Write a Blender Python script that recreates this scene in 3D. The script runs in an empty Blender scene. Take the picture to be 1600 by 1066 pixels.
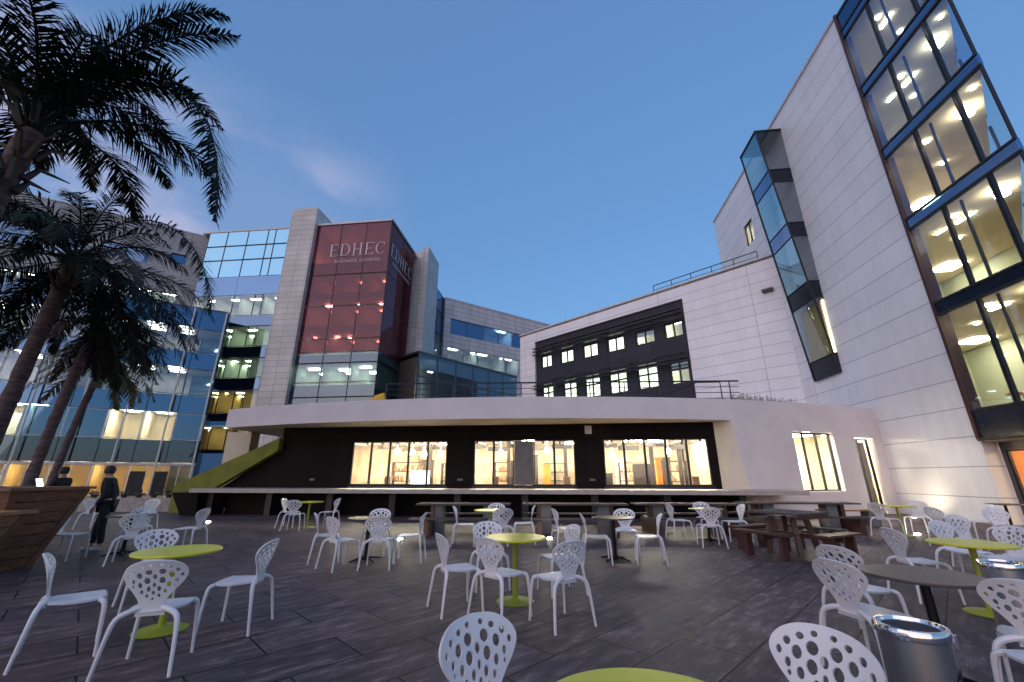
import bpy, bmesh, math, random
from mathutils import Vector, Matrix
from mathutils.geometry import delaunay_2d_cdt
R = math.radians
sc = bpy.context.scene
C = sc.collection
rnd = random.Random(7)

# ------------------------------------------------------------------ materials
MATS = {}
def newmat(name):
    m = bpy.data.materials.new(name); m.use_nodes = True
    nt = m.node_tree; nt.nodes.clear()
    out = nt.nodes.new('ShaderNodeOutputMaterial')
    MATS[name] = m
    return m, nt, out
def N(nt, t, **kw):
    n = nt.nodes.new(t)
    for k, v in kw.items(): setattr(n, k, v)
    return n
def principled(nt, out, col=(.5,.5,.5), rough=.5, metal=0., spec=.5):
    b = N(nt, 'ShaderNodeBsdfPrincipled')
    b.inputs['Base Color'].default_value = (*col, 1)
    b.inputs['Roughness'].default_value = rough
    b.inputs['Metallic'].default_value = metal
    b.inputs['Specular IOR Level'].default_value = spec
    nt.links.new(b.outputs[0], out.inputs[0])
    return b
def noise_mix(nt, c1, c2, scale=4., stretch=(1,1,1), detail=5., lo=.35, hi=.65, coord='Object'):
    tc = N(nt, 'ShaderNodeTexCoord'); mp = N(nt, 'ShaderNodeMapping'); mp.inputs['Scale'].default_value = stretch
    nz = N(nt, 'ShaderNodeTexNoise'); nz.inputs['Scale'].default_value = scale; nz.inputs['Detail'].default_value = detail
    rp = N(nt, 'ShaderNodeValToRGB')
    rp.color_ramp.elements[0].position = lo; rp.color_ramp.elements[0].color = (*c1, 1)
    rp.color_ramp.elements[1].position = hi; rp.color_ramp.elements[1].color = (*c2, 1)
    nt.links.new(tc.outputs[coord], mp.inputs[0]); nt.links.new(mp.outputs[0], nz.inputs[0]); nt.links.new(nz.outputs[0], rp.inputs[0])
    return rp, nz, mp
def simple(name, c1, c2=None, rough=.5, metal=0., scale=4., stretch=(1,1,1), bump=0., spec=.5):
    m, nt, out = newmat(name)
    b = principled(nt, out, c1, rough, metal, spec)
    c2 = c2 or tuple(x*.82 for x in c1)
    rp, nz, mp = noise_mix(nt, c1, c2, scale, stretch)
    nt.links.new(rp.outputs[0], b.inputs['Base Color'])
    if bump:
        bp = N(nt, 'ShaderNodeBump'); bp.inputs['Strength'].default_value = bump; bp.inputs['Distance'].default_value = .01
        nt.links.new(nz.outputs[0], bp.inputs['Height']); nt.links.new(bp.outputs[0], b.inputs['Normal'])
    return m
def panelled(name, c1, c2, joint, bw, bh, mortar=.012, offset=0., rough=.55, vary=.06, zoff=0., spec=.4):
    """cladding: a grid of joints in the facade's own plane (object x,y along, z up)"""
    m, nt, out = newmat(name)
    b = principled(nt, out, c1, rough, 0, spec)
    tc = N(nt, 'ShaderNodeTexCoord'); sp = N(nt, 'ShaderNodeSeparateXYZ'); cb = N(nt, 'ShaderNodeCombineXYZ')
    ad = N(nt, 'ShaderNodeMath', operation='ADD'); az = N(nt, 'ShaderNodeMath', operation='ADD'); az.inputs[1].default_value = zoff
    nt.links.new(tc.outputs['Object'], sp.inputs[0])
    nt.links.new(sp.outputs[0], ad.inputs[0]); nt.links.new(sp.outputs[1], ad.inputs[1])
    nt.links.new(sp.outputs[2], az.inputs[0])
    nt.links.new(ad.outputs[0], cb.inputs[0]); nt.links.new(az.outputs[0], cb.inputs[1])
    br = N(nt, 'ShaderNodeTexBrick'); br.offset = offset; br.squash = 1
    br.inputs['Scale'].default_value = 1; br.inputs['Brick Width'].default_value = bw; br.inputs['Row Height'].default_value = bh
    br.inputs['Mortar Size'].default_value = mortar; br.inputs['Mortar Smooth'].default_value = .2
    br.inputs['Color1'].default_value = (*c1, 1); br.inputs['Color2'].default_value = (*c2, 1); br.inputs['Mortar'].default_value = (*joint, 1)
    nt.links.new(cb.outputs[0], br.inputs[0])
    nz = N(nt, 'ShaderNodeTexNoise'); nz.inputs['Scale'].default_value = .5; nz.inputs['Detail'].default_value = 8
    nt.links.new(tc.outputs['Object'], nz.inputs[0])
    mr = N(nt, 'ShaderNodeMapRange'); mr.inputs[1].default_value = .3; mr.inputs[2].default_value = .7
    mr.inputs[3].default_value = 1 - vary; mr.inputs[4].default_value = 1 + vary
    nt.links.new(nz.outputs[0], mr.inputs[0])
    mx = N(nt, 'ShaderNodeMix', data_type='RGBA', blend_type='MULTIPLY'); mx.inputs[0].default_value = 1
    nt.links.new(br.outputs[0], mx.inputs[6]); nt.links.new(mr.outputs[0], mx.inputs[7])
    ms = N(nt, 'ShaderNodeMapping'); ms.inputs['Scale'].default_value = (2.2,2.2,.16); nt.links.new(tc.outputs['Object'], ms.inputs[0])
    n2 = N(nt, 'ShaderNodeTexNoise'); n2.inputs['Scale'].default_value = 1.3; n2.inputs['Detail'].default_value = 9; n2.inputs['Roughness'].default_value = .65; nt.links.new(ms.outputs[0], n2.inputs[0])
    m2 = N(nt, 'ShaderNodeMapRange'); m2.inputs[1].default_value = .35; m2.inputs[2].default_value = .62; m2.inputs[3].default_value = .945; m2.inputs[4].default_value = 1.01; nt.links.new(n2.outputs[0], m2.inputs[0])
    mx2 = N(nt, 'ShaderNodeMix', data_type='RGBA', blend_type='MULTIPLY'); mx2.inputs[0].default_value = 1
    nt.links.new(mx.outputs[2], mx2.inputs[6]); nt.links.new(m2.outputs[0], mx2.inputs[7])
    nt.links.new(mx2.outputs[2], b.inputs['Base Color'])
    bp = N(nt, 'ShaderNodeBump'); bp.inputs['Strength'].default_value = .4; bp.inputs['Distance'].default_value = .01; bp.invert = True
    nt.links.new(br.outputs['Fac'], bp.inputs['Height']); nt.links.new(bp.outputs[0], b.inputs['Normal'])
    return m
def glass(name, tint=(.7,.8,.85), refl=.12, rcol=(.9,.95,1), rough=.015, wob=.0, film=None, fk=.3):
    m, nt, out = newmat(name)
    tr = N(nt, 'ShaderNodeBsdfTransparent'); tr.inputs[0].default_value = (*tint, 1)
    gl = N(nt, 'ShaderNodeBsdfGlossy'); gl.inputs[0].default_value = (*rcol, 1); gl.inputs[1].default_value = rough
    fr = N(nt, 'ShaderNodeFresnel'); fr.inputs[0].default_value = 1.5
    ma = N(nt, 'ShaderNodeMath', operation='MULTIPLY_ADD'); ma.inputs[1].default_value = 1 - refl; ma.inputs[2].default_value = refl
    mx = N(nt, 'ShaderNodeMixShader')
    # a pane is a thin box: reflect and tint on the face met first, pass straight through the other
    ge = N(nt, 'ShaderNodeNewGeometry'); inv = N(nt, 'ShaderNodeMath', operation='SUBTRACT'); inv.inputs[0].default_value = 1
    mb_ = N(nt, 'ShaderNodeMath', operation='MULTIPLY'); tc_ = N(nt, 'ShaderNodeMix', data_type='RGBA')
    tc_.inputs[6].default_value = (*tint, 1); tc_.inputs[7].default_value = (1,1,1,1)
    nt.links.new(ge.outputs['Backfacing'], inv.inputs[1]); nt.links.new(ge.outputs['Backfacing'], tc_.inputs[0]); nt.links.new(tc_.outputs[2], tr.inputs[0])
    nt.links.new(fr.outputs[0], ma.inputs[0]); nt.links.new(ma.outputs[0], mb_.inputs[0]); nt.links.new(inv.outputs[0], mb_.inputs[1]); nt.links.new(mb_.outputs[0], mx.inputs[0])
    nt.links.new(tr.outputs[0], mx.inputs[1]); nt.links.new(gl.outputs[0], mx.inputs[2]); nt.links.new(mx.outputs[0], out.inputs[0])
    if film:      # coloured film on the glass: part of it scatters
        df = N(nt, 'ShaderNodeBsdfDiffuse'); df.inputs[0].default_value = (*film, 1); m3 = N(nt, 'ShaderNodeMixShader'); m3.inputs[0].default_value = fk
        nt.links.new(mx.outputs[0], m3.inputs[1]); nt.links.new(df.outputs[0], m3.inputs[2]); nt.links.new(m3.outputs[0], out.inputs[0])
    if wob:
        tc = N(nt, 'ShaderNodeTexCoord'); nz = N(nt, 'ShaderNodeTexNoise'); nz.inputs['Scale'].default_value = .35; nz.inputs['Detail'].default_value = 2
        bp = N(nt, 'ShaderNodeBump'); bp.inputs['Strength'].default_value = wob; bp.inputs['Distance'].default_value = .1
        nt.links.new(tc.outputs['Object'], nz.inputs[0]); nt.links.new(nz.outputs[0], bp.inputs['Height'])
        nt.links.new(bp.outputs[0], gl.inputs['Normal'])
    return m
def emit(name, col, s):
    m, nt, out = newmat(name)
    e = N(nt, 'ShaderNodeEmission'); e.inputs[0].default_value = (*col, 1); e.inputs[1].default_value = s
    nt.links.new(e.outputs[0], out.inputs[0]); return m

def vary_by_object(mname, lo):
    m = MATS[mname]; nt = m.node_tree; b = [n for n in nt.nodes if n.type == 'BSDF_PRINCIPLED'][0]
    src = b.inputs['Base Color'].links[0].from_socket
    oi = N(nt, 'ShaderNodeObjectInfo'); mr = N(nt, 'ShaderNodeMapRange'); mr.inputs[3].default_value = lo; mr.inputs[4].default_value = 1
    mx = N(nt, 'ShaderNodeMix', data_type='RGBA', blend_type='MULTIPLY'); mx.inputs[0].default_value = 1
    nt.links.new(oi.outputs['Random'], mr.inputs[0]); nt.links.new(src, mx.inputs[6]); nt.links.new(mr.outputs[0], mx.inputs[7]); nt.links.new(mx.outputs[2], b.inputs['Base Color'])
panelled('white_panel', (.86,.86,.86), (.81,.81,.82), (.36,.36,.42), 9.0, 1.0, .016, 0., .38, .05, zoff=.18, spec=.5)
panelled('wing_panel', (.80,.79,.82), (.76,.75,.79), (.40,.40,.45), 6.4, .72, .018, 0., .45, .05, zoff=.0)
panelled('stone_panel', (.60,.57,.54), (.52,.50,.48), (.24,.22,.23), 1.35, .62, .02, 0., .6, .12)
panelled('stone_shaded', (.40,.38,.39), (.35,.34,.35), (.18,.17,.19), 1.6, .8, .02, 0., .6, .12)  # darker copy of the stone, the facade's shade put into its colour
panelled('stone_small', (.66,.58,.57), (.58,.53,.53), (.22,.20,.22), 1.5, .75, .03, 0., .6, .12)
panelled('dark_slats', (.055,.055,.070), (.048,.048,.062), (.014,.014,.018), 4.0, .18, .02, 0., .7, .1, spec=.15)
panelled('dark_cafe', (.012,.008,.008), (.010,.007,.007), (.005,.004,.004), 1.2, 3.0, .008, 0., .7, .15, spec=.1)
simple('render_white', (.72,.66,.67), (.66,.605,.62), .75, scale=1.2, bump=.15)
simple('soffit', (.62,.55,.42), (.56,.50,.38), .7, scale=1.)
simple('cheek', (.66,.60,.50), (.62,.56,.46), .7, scale=1.)
simple('dark_metal', (.03,.03,.034), (.022,.022,.026), .45, .3)
simple('rail_metal', (.05,.05,.06), (.035,.035,.045), .4, .6)
simple('grey_metal', (.12,.12,.13), (.09,.09,.10), .4, .5)
simple('white_metal', (.6,.6,.6), (.5,.5,.5), .5)
simple('spandrel_dark', (.008,.016,.030), (.006,.012,.024), .2, .0, spec=.35)
simple('lime_wall', (.17,.18,.008), (.12,.13,.006), .7, scale=2.)
simple('lime_paint', (.32,.36,.02), (.26,.29,.016), .55, scale=2.)
simple('lime_top', (.66,.62,.02), (.58,.55,.018), .32, scale=3.)
simple('brown_top', (.085,.062,.05), (.065,.05,.042), .38, scale=18., stretch=(1,12,1))
simple('black_iron', (.014,.014,.016), (.01,.01,.012), .4, .6)
simple('chair_white', (.78,.76,.78), (.69,.67,.69), .42, scale=3.)
simple('steel', (.42,.42,.43), (.36,.36,.38), .32, .9, scale=20., stretch=(1,1,.05))
simple('chrome', (.8,.8,.82), (.7,.7,.72), .08, 1.)
simple('black_hole', (.006,.006,.006), (.004,.004,.004), .9)
simple('wood_dark', (.085,.030,.020), (.045,.018,.014), .5, scale=6., stretch=(1.,14,14), bump=.5)
simple('wood_planter', (.19,.085,.05), (.10,.045,.03), .55, scale=5., stretch=(1,1,9), bump=.5)
simple('wood_warm', (.34,.19,.09), (.20,.11,.055), .55, scale=5., stretch=(1,1,9), bump=.5)
simple('table_board', (.11,.088,.08), (.075,.06,.055), .75, scale=5., stretch=(1.,12,12), bump=.3, spec=.2)
simple('counter_stone', (.42,.36,.32), (.34,.30,.27), .5, scale=3.)
simple('concrete', (.17,.17,.17), (.13,.13,.135), .8, scale=3., bump=.2)
simple('soil', (.03,.028,.03), (.05,.045,.045), .95, scale=12., bump=.6)
simple('stone_wall', (.34,.31,.28), (.24,.22,.20), .8, scale=5., bump=.5)
simple('trunk_bark', (.13,.085,.085), (.05,.034,.038), .9, scale=4.5, stretch=(1,1,4), bump=1.)
simple('palm_green', (.012,.018,.010), (.006,.010,.007), .6, scale=3., spec=.15)
simple('palm_warmlit', (.10,.10,.012), (.03,.035,.008), .5, scale=3.)  # warm light falling on the leaves is put into this olive colour
simple('palm_dry', (.05,.032,.02), (.03,.02,.014), .7, scale=4.)
simple('shrub_green', (.07,.08,.04), (.10,.07,.045), .7, scale=3.)
simple('cloth_black', (.006,.006,.008), (.010,.010,.012), .85, scale=30.)
simple('cloth_navy', (.009,.010,.014), (.012,.013,.018), .85, scale=30.)
simple('skin', (.42,.26,.19), (.38,.23,.17), .55)
simple('hair_dark', (.02,.014,.01), (.01,.008,.006), .6)
simple('yellow_fabric', (.75,.42,.02), (.6,.33,.015), .7)
simple('room_cream', (.72,.63,.46), (.64,.56,.40), .8, scale=.8)
simple('room_cafe', (.52,.44,.32), (.38,.30,.20), .8, scale=2.5)
simple('room_green', (.46,.49,.38), (.40,.43,.34), .8, scale=.8)
simple('room_warm', (.60,.42,.18), (.50,.34,.14), .8, scale=.8)
simple('room_grey', (.55,.53,.50), (.47,.46,.44), .8, scale=.8)
simple('room_floor', (.12,.10,.09), (.09,.08,.07), .5, scale=2.)
simple('furniture_dark', (.018,.013,.010), (.028,.02,.015), .5)
simple('furniture_tan', (.35,.22,.12), (.28,.17,.09), .5)
simple('red_chair', (.50,.07,.02), (.42,.05,.015), .4)
simple('orange_wall', (.75,.26,.03), (.65,.20,.02), .6)
simple('letter_white', (.62,.58,.60), (.55,.52,.54), .5)
vary_by_object('chair_white', .82)
glass('glass_clear', (.80,.86,.86), .07, (.9,.95,1))
glass('glass_cafe', (.96,.95,.92), .03)
glass('glass_blue', (.10,.22,.36), .36, (.33,.49,.74), .02, .02)
glass('glass_sky', (.05,.12,.2), .9, (.27,.52,.68), .01, .01)
glass('glass_dark', (.34,.46,.50), .14, (.6,.75,.9), .02, .02)
glass('glass_red', (.36,.08,.08), .15, (.55,.36,.40), .02, .02, film=(.15,.028,.04), fk=.32)
glass('glass_lower', (.55,.70,.68), .12, (.7,.85,1), .02, .02)
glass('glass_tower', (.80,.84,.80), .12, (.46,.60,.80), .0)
glass('glass_tower_high', (.50,.60,.68), .26, (.34,.50,.78), .0)  # same tower glass, bluish reflection and dimness of upper floors put into its tint
glass('glass_bay', (.35,.55,.62), .40, (.40,.72,.82), .02, .01)
glass('glass_baydark', (.25,.27,.28), .12, (.5,.55,.6), .04)
glass('glass_white', (.50,.55,.60), .22, (.50,.58,.72), .04, .02)
emit('lamp_white', (1,.97,.86), 6.)
emit('lamp_tower', (1,.90,.68), 9.)
emit('lamp_ground', (1,.74,.36), 11.)
emit('lamp_warm', (1,.80,.45), 5.)
emit('lamp_cafe', (1,.90,.70), 22.)
emit('lamp_cool', (.95,1,.80), 6.)
emit('lamp_strong', (1,.93,.78), 18.)
emit('lamp_orange', (1,.66,.30), 18.)
emit('blind_glow', (1,.93,.66), .7)  # blind material that glows, light of the room behind put into it
emit('lamp_screen', (.75,.9,1), 1.2)

def ground_mat():
    m, nt, out = newmat('paving')
    b = principled(nt, out, (.05,.045,.05), .5, 0, .18)
    tc = N(nt, 'ShaderNodeTexCoord'); mp = N(nt, 'ShaderNodeMapping'); mp.inputs['Rotation'].default_value = (0,0,R(-44.5)); mp.inputs['Location'].default_value = (.3,.18,0)
    nt.links.new(tc.outputs['Object'], mp.inputs[0])
    br = N(nt, 'ShaderNodeTexBrick'); br.offset = .5
    br.inputs['Scale'].default_value = 1; br.inputs['Brick Width'].default_value = 1.2; br.inputs['Row Height'].default_value = .6
    br.inputs['Mortar Size'].default_value = .009; br.inputs['Mortar Smooth'].default_value = .1
    br.inputs['Color1'].default_value = (1,1,1,1); br.inputs['Color2'].default_value = (.70,.70,.73,1); br.inputs['Mortar'].default_value = (.12,.12,.13,1)
    nt.links.new(mp.outputs[0], br.inputs[0])
    mp2 = N(nt, 'ShaderNodeMapping'); mp2.inputs['Scale'].default_value = (1.6, 6, 1); nt.links.new(mp.outputs[0], mp2.inputs[0])
    nz = N(nt, 'ShaderNodeTexNoise'); nz.inputs['Scale'].default_value = 1.6; nz.inputs['Detail'].default_value = 7; nz.inputs['Roughness'].default_value = .62
    nt.links.new(mp2.outputs[0], nz.inputs[0])
    rp = N(nt, 'ShaderNodeValToRGB')
    e = rp.color_ramp.elements; e[0].position = .34; e[0].color = (.055,.040,.042,1); e[1].position = .68; e[1].color = (.26,.195,.19,1)
    e2 = rp.color_ramp.elements.new(.52); e2.color = (.122,.088,.090,1)
    nt.links.new(nz.outputs[0], rp.inputs[0])
    mx = N(nt, 'ShaderNodeMix', data_type='RGBA', blend_type='MULTIPLY'); mx.inputs[0].default_value = 1
    nt.links.new(rp.outputs[0], mx.inputs[6]); nt.links.new(br.outputs[0], mx.inputs[7])
    b2 = N(nt, 'ShaderNodeTexBrick'); b2.offset = .37
    b2.inputs['Scale'].default_value = 1; b2.inputs['Brick Width'].default_value = .6; b2.inputs['Row Height'].default_value = .15
    b2.inputs['Mortar Size'].default_value = .0025; b2.inputs['Color1'].default_value = (1.25,1.2,1.2,1); b2.inputs['Color2'].default_value = (.62,.62,.66,1); b2.inputs['Mortar'].default_value = (.5,.5,.5,1)
    nt.links.new(mp.outputs[0], b2.inputs[0])
    my = N(nt, 'ShaderNodeMix', data_type='RGBA', blend_type='MULTIPLY'); my.inputs[0].default_value = .5
    nt.links.new(mx.outputs[2], my.inputs[6]); nt.links.new(b2.outputs[0], my.inputs[7])
    n5 = N(nt, 'ShaderNodeTexNoise'); n5.inputs['Scale'].default_value = .45; n5.inputs['Detail'].default_value = 4; nt.links.new(tc.outputs['Object'], n5.inputs[0])
    r5 = N(nt, 'ShaderNodeMapRange'); r5.inputs[1].default_value = .35; r5.inputs[2].default_value = .65; r5.inputs[3].default_value = .75; r5.inputs[4].default_value = 1.3; nt.links.new(n5.outputs[0], r5.inputs[0])
    mz = N(nt, 'ShaderNodeMix', data_type='RGBA', blend_type='MULTIPLY'); mz.inputs[0].default_value = 1
    nt.links.new(my.outputs[2], mz.inputs[6]); nt.links.new(r5.outputs[0], mz.inputs[7])
    nt.links.new(mz.outputs[2], b.inputs['Base Color'])
    rr = N(nt, 'ShaderNodeMapRange'); rr.inputs[1].default_value = .3; rr.inputs[2].default_value = .7; rr.inputs[3].default_value = .48; rr.inputs[4].default_value = .72
    nt.links.new(nz.outputs[0], rr.inputs[0]); nt.links.new(rr.outputs[0], b.inputs['Roughness'])
    bp = N(nt, 'ShaderNodeBump'); bp.inputs['Strength'].default_value = .35; bp.inputs['Distance'].default_value = .006
    nt.links.new(nz.outputs[0], bp.inputs['Height'])
    bp2 = N(nt, 'ShaderNodeBump'); bp2.inputs['Strength'].default_value = .6; bp2.inputs['Distance'].default_value = .006; bp2.invert = True
    nt.links.new(br.outputs['Fac'], bp2.inputs['Height']); nt.links.new(bp.outputs[0], bp2.inputs['Normal']); nt.links.new(bp2.outputs[0], b.inputs['Normal'])
ground_mat()

# ------------------------------------------------------------------ mesh builder
class MB:
    def __init__(s): s.v = []; s.f = []; s.mi = []; s.M = Matrix.Identity(4); s.m = 0
    def av(s, pts):
        n = len(s.v); s.v += [tuple(s.M @ Vector(p)) for p in pts]; return n
    def face(s, pts):
        n = s.av(pts); s.f.append(tuple(range(n, n+len(pts)))); s.mi.append(s.m)
    def box(s, x0, x1, y0, y1, z0, z1):
        n = s.av([(x0,y0,z0),(x1,y0,z0),(x1,y1,z0),(x0,y1,z0),(x0,y0,z1),(x1,y0,z1),(x1,y1,z1),(x0,y1,z1)])
        for q in ((0,3,2,1),(4,5,6,7),(0,1,5,4),(1,2,6,5),(2,3,7,6),(3,0,4,7)):
            s.f.append(tuple(n+i for i in q)); s.mi.append(s.m)
        return s
    def hexa(s, p):      # eight corners, bottom ring then top ring
        n = s.av(p)
        for q in ((0,3,2,1),(4,5,6,7),(0,1,5,4),(1,2,6,5),(2,3,7,6),(3,0,4,7)):
            s.f.append(tuple(n+i for i in q)); s.mi.append(s.m)
        return s
    def prism(s, poly, z0, z1):
        k = len(poly); n = s.av([(x,y,z0) for x,y in poly] + [(x,y,z1) for x,y in poly])
        s.f.append(tuple(n+i for i in reversed(range(k)))); s.f.append(tuple(n+k+i for i in range(k))); s.mi += [s.m]*2
        for i in range(k):
            j = (i+1) % k; s.f.append((n+i,n+j,n+k+j,n+k+i)); s.mi.append(s.m)
        return s
    def sweep(s, poly, y0, y1):   # poly in x,z ; thickness in y
        k = len(poly); n = s.av([(x,y0,z) for x,z in poly] + [(x,y1,z) for x,z in poly])
        s.f.append(tuple(n+i for i in range(k))); s.f.append(tuple(n+k+i for i in reversed(range(k)))); s.mi += [s.m]*2
        for i in range(k):
            j = (i+1) % k; s.f.append((n+j,n+i,n+k+i,n+k+j)); s.mi.append(s.m)
        return s
    def tube(s, path, rad, seg=8, cap=True):
        path = [Vector(p) for p in path]; rad = rad if isinstance(rad, (list,tuple)) else [rad]*len(path)
        n0 = len(s.v); up = Vector((0,0,1)); prev = None
        for i, p in enumerate(path):
            t = (path[min(i+1,len(path)-1)] - path[max(i-1,0)]).normalized()
            if prev is None:
                a = t.orthogonal().normalized()
            else:
                a = (prev - t*prev.dot(t)).normalized()
            prev = a; b = t.cross(a)
            s.av([p + (a*math.cos(2*math.pi*k/seg) + b*math.sin(2*math.pi*k/seg))*rad[i] for k in range(seg)])
        for i in range(len(path)-1):
            for k in range(seg):
                a0 = n0+i*seg+k; a1 = n0+i*seg+(k+1)%seg
                s.f.append((a0,a1,a1+seg,a0+seg)); s.mi.append(s.m)
        if cap:
            s.f.append(tuple(n0+k for k in reversed(range(seg)))); s.f.append(tuple(n0+(len(path)-1)*seg+k for k in range(seg))); s.mi += [s.m]*2
        return s
    def lathe(s, prof, seg=28, c=(0,0,0)):
        n0 = len(s.v)
        for r, z in prof: s.av([(c[0]+r*math.cos(2*math.pi*k/seg), c[1]+r*math.sin(2*math.pi*k/seg), c[2]+z) for k in range(seg)])
        for i in range(len(prof)-1):
            for k in range(seg):
                a0 = n0+i*seg+k; a1 = n0+i*seg+(k+1)%seg
                s.f.append((a0,a1,a1+seg,a0+seg)); s.mi.append(s.m)
        s.f.append(tuple(n0+k for k in reversed(range(seg)))); s.f.append(tuple(n0+(len(prof)-1)*seg+k for k in range(seg))); s.mi += [s.m]*2
        return s
    def mesh(s, name, mats, smooth=False):
        me = bpy.data.meshes.new(name); me.from_pydata(s.v, [], s.f)
        for m in (mats if isinstance(mats, (list,tuple)) else [mats]): me.materials.append(MATS[m])
        me.polygons.foreach_set('material_index', s.mi)
        if smooth: me.polygons.foreach_set('use_smooth', [True]*len(s.f))
        me.update()
        if smooth:
            try: me.set_sharp_from_angle(angle=R(38))
            except Exception: pass
        return me
    def build(s, name, mats, parent=None, smooth=False, off=None):
        return link(name, s.mesh(name, mats, smooth), parent, off)
def link(name, me, parent=None, off=None):
    o = bpy.data.objects.new(name, me); C.objects.link(o)
    if parent is not None: o.parent = parent
    if off is not None: o.location = off
    return o
def thing(name, label, cat, loc=(0,0,0), rotz=0., group=None):
    o = bpy.data.objects.new(name, None); o.empty_display_size = .3; C.objects.link(o)
    o.location = loc; o.rotation_euler = (0,0,rotz); return tag(o, label, cat, group)
def tag(o, label, cat, group=None):
    o['label'] = label; o['category'] = cat
    if group: o['group'] = group
    return o
def structure(o): o['kind'] = 'structure'; return o
def copy_tree(o, parent=None):
    c = o.copy(); C.objects.link(c)
    if parent is not None: c.parent = parent
    for ch in list(o.children): copy_tree(ch, c)
    return c

def wall_open(mb, x0, x1, z0, z1, ops, depth=.25, y=0.):
    """front skin with rectangular openings and their reveals (in the local facade frame, outward is -y)"""
    xs = sorted({x0, x1, *[o[0] for o in ops], *[o[1] for o in ops]}); zs = sorted({z0, z1, *[o[2] for o in ops], *[o[3] for o in ops]})
    xs = [a for a in xs if x0 <= a <= x1]; zs = [a for a in zs if z0 <= a <= z1]
    for i in range(len(xs)-1):
        for j in range(len(zs)-1):
            cx = (xs[i]+xs[i+1])/2; cz = (zs[j]+zs[j+1])/2
            if any(o[0] < cx < o[1] and o[2] < cz < o[3] for o in ops): continue
            mb.face([(xs[i],y,zs[j]),(xs[i+1],y,zs[j]),(xs[i+1],y,zs[j+1]),(xs[i],y,zs[j+1])])
    for a, b, c, d in ops:
        a, b, c, d = max(a,x0), min(b,x1), max(c,z0), min(d,z1); e = y + depth
        mb.face([(a,y,c),(a,e,c),(a,e,d),(a,y,d)]); mb.face([(b,y,c),(b,y,d),(b,e,d),(b,e,c)])
        mb.face([(a,y,c),(b,y,c),(b,e,c),(a,e,c)]); mb.face([(a,y,d),(a,e,d),(b,e,d),(b,y,d)])
def frame_mb(w, h, t=.06, d=.08, vert=(), hor=(), y=-.04):
    m = MB(); m.box(0,t,y,y+d,0,h).box(w-t,w,y,y+d,0,h).box(t,w-t,y,y+d,0,t).box(t,w-t,y,y+d,h-t,h)
    for x in vert: m.box(x-t/2,x+t/2,y+.002,y+d-.002,t,h-t)
    for z in hor: m.box(t,w-t,y+.004,y+d-.004,z-t/2,z+t/2)
    return m
def window(parent, x, z, w, h, gmat, fmat='dark_metal', y=.0, t=.05, vert=(), hor=(), d=.08, off=None):
    """one window: the pane with its frame as a sub-part; local facade frame"""
    p = MB().box(.01, w-.01, y, y+.012, .01, h-.01).build('window', gmat, parent); p.location = (x, 0, z)
    frame_mb(w, h, t, d, vert, hor, y-.035).build('frame', fmat, p)
    return p
_lm = {}
def ceiling_light(parent, x, y, z, w=1.2, d=.2, mat='lamp_white', round_=False, hang=.03):
    key = (w, d, mat, round_)
    if key not in _lm:
        m = MB()
        if round_: m.lathe([(w/2*.9,-.05),(w/2,-.03),(w/2,.02)], 20)
        else: m.box(-w/2,w/2,-d/2,d/2,-.03,.02)
        _lm[key] = m.mesh('ceiling_light', mat)
    o = link('ceiling_light', _lm[key], parent); o.location = (x, y, z-hang); return o
def room(parent, x0, x1, z0, z1, depth, wm, fm='room_floor', cm='room_grey', parts=(), y0=.12, name='room'):
    m = MB()
    m.m = 0; m.face([(x0,depth,z0),(x1,depth,z0),(x1,depth,z1),(x0,depth,z1)])
    m.face([(x0,y0,z0),(x0,depth,z0),(x0,depth,z1),(x0,y0,z1)]); m.face([(x1,depth,z0),(x1,y0,z0),(x1,y0,z1),(x1,depth,z1)])
    for p in parts: m.box(p-.06,p+.06,y0+.1,depth-.01,z0+.01,z1-.01)
    m.m = 1; m.face([(x0,y0,z0),(x1,y0,z0),(x1,depth,z0),(x0,depth,z0)])
    m.m = 2; m.face([(x0,y0,z1),(x0,depth,z1),(x1,depth,z1),(x1,y0,z1)])
    return m.build(name, [wm, fm, cm], parent)

# ------------------------------------------------------------------ camera, sky, sun
cam = bpy.data.cameras.new('camera'); co = bpy.data.objects.new('camera', cam); C.objects.link(co)
cam.lens = 36*647/1600; cam.sensor_width = 36; cam.clip_end = 3000; cam.clip_start = .05
co.location = (0,0,1.5); co.rotation_euler = (R(108.1),0,0); sc.camera = co
w = bpy.data.worlds.new('World'); sc.world = w; w.use_nodes = True
nt = w.node_tree; bg = nt.nodes['Background']
SUN_EL, SUN_ROT = 3.0, 212.
sk = N(nt, 'ShaderNodeTexSky', sky_type='NISHITA'); sk.sun_disc = False
sk.sun_elevation = R(SUN_EL); sk.sun_rotation = R(SUN_ROT); sk.ozone_density = 2.8; sk.dust_density = .6; sk.air_density = 1.
# thin dusk clouds low in the sky, mixed by direction
geo = N(nt, 'ShaderNodeTexCoord'); mpc = N(nt, 'ShaderNodeMapping'); mpc.inputs['Scale'].default_value = (1.,1.,2.6); mpc.inputs['Location'].default_value = (.35,.2,.1)
nzc = N(nt, 'ShaderNodeTexNoise'); nzc.inputs['Scale'].default_value = 3.1; nzc.inputs['Detail'].default_value = 6; nzc.inputs['Roughness'].default_value = .5
nt.links.new(geo.outputs['Generated'], mpc.inputs[0]); nt.links.new(mpc.outputs[0], nzc.inputs[0])
rc = N(nt, 'ShaderNodeMapRange'); rc.interpolation_type = 'SMOOTHSTEP'; rc.inputs[1].default_value = .36; rc.inputs[2].default_value = .62; rc.inputs[3].default_value = .12; rc.inputs[4].default_value = .75
nt.links.new(nzc.outputs[0], rc.inputs[0])
sx = N(nt, 'ShaderNodeSeparateXYZ'); nt.links.new(geo.outputs['Generated'], sx.inputs[0])
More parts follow.
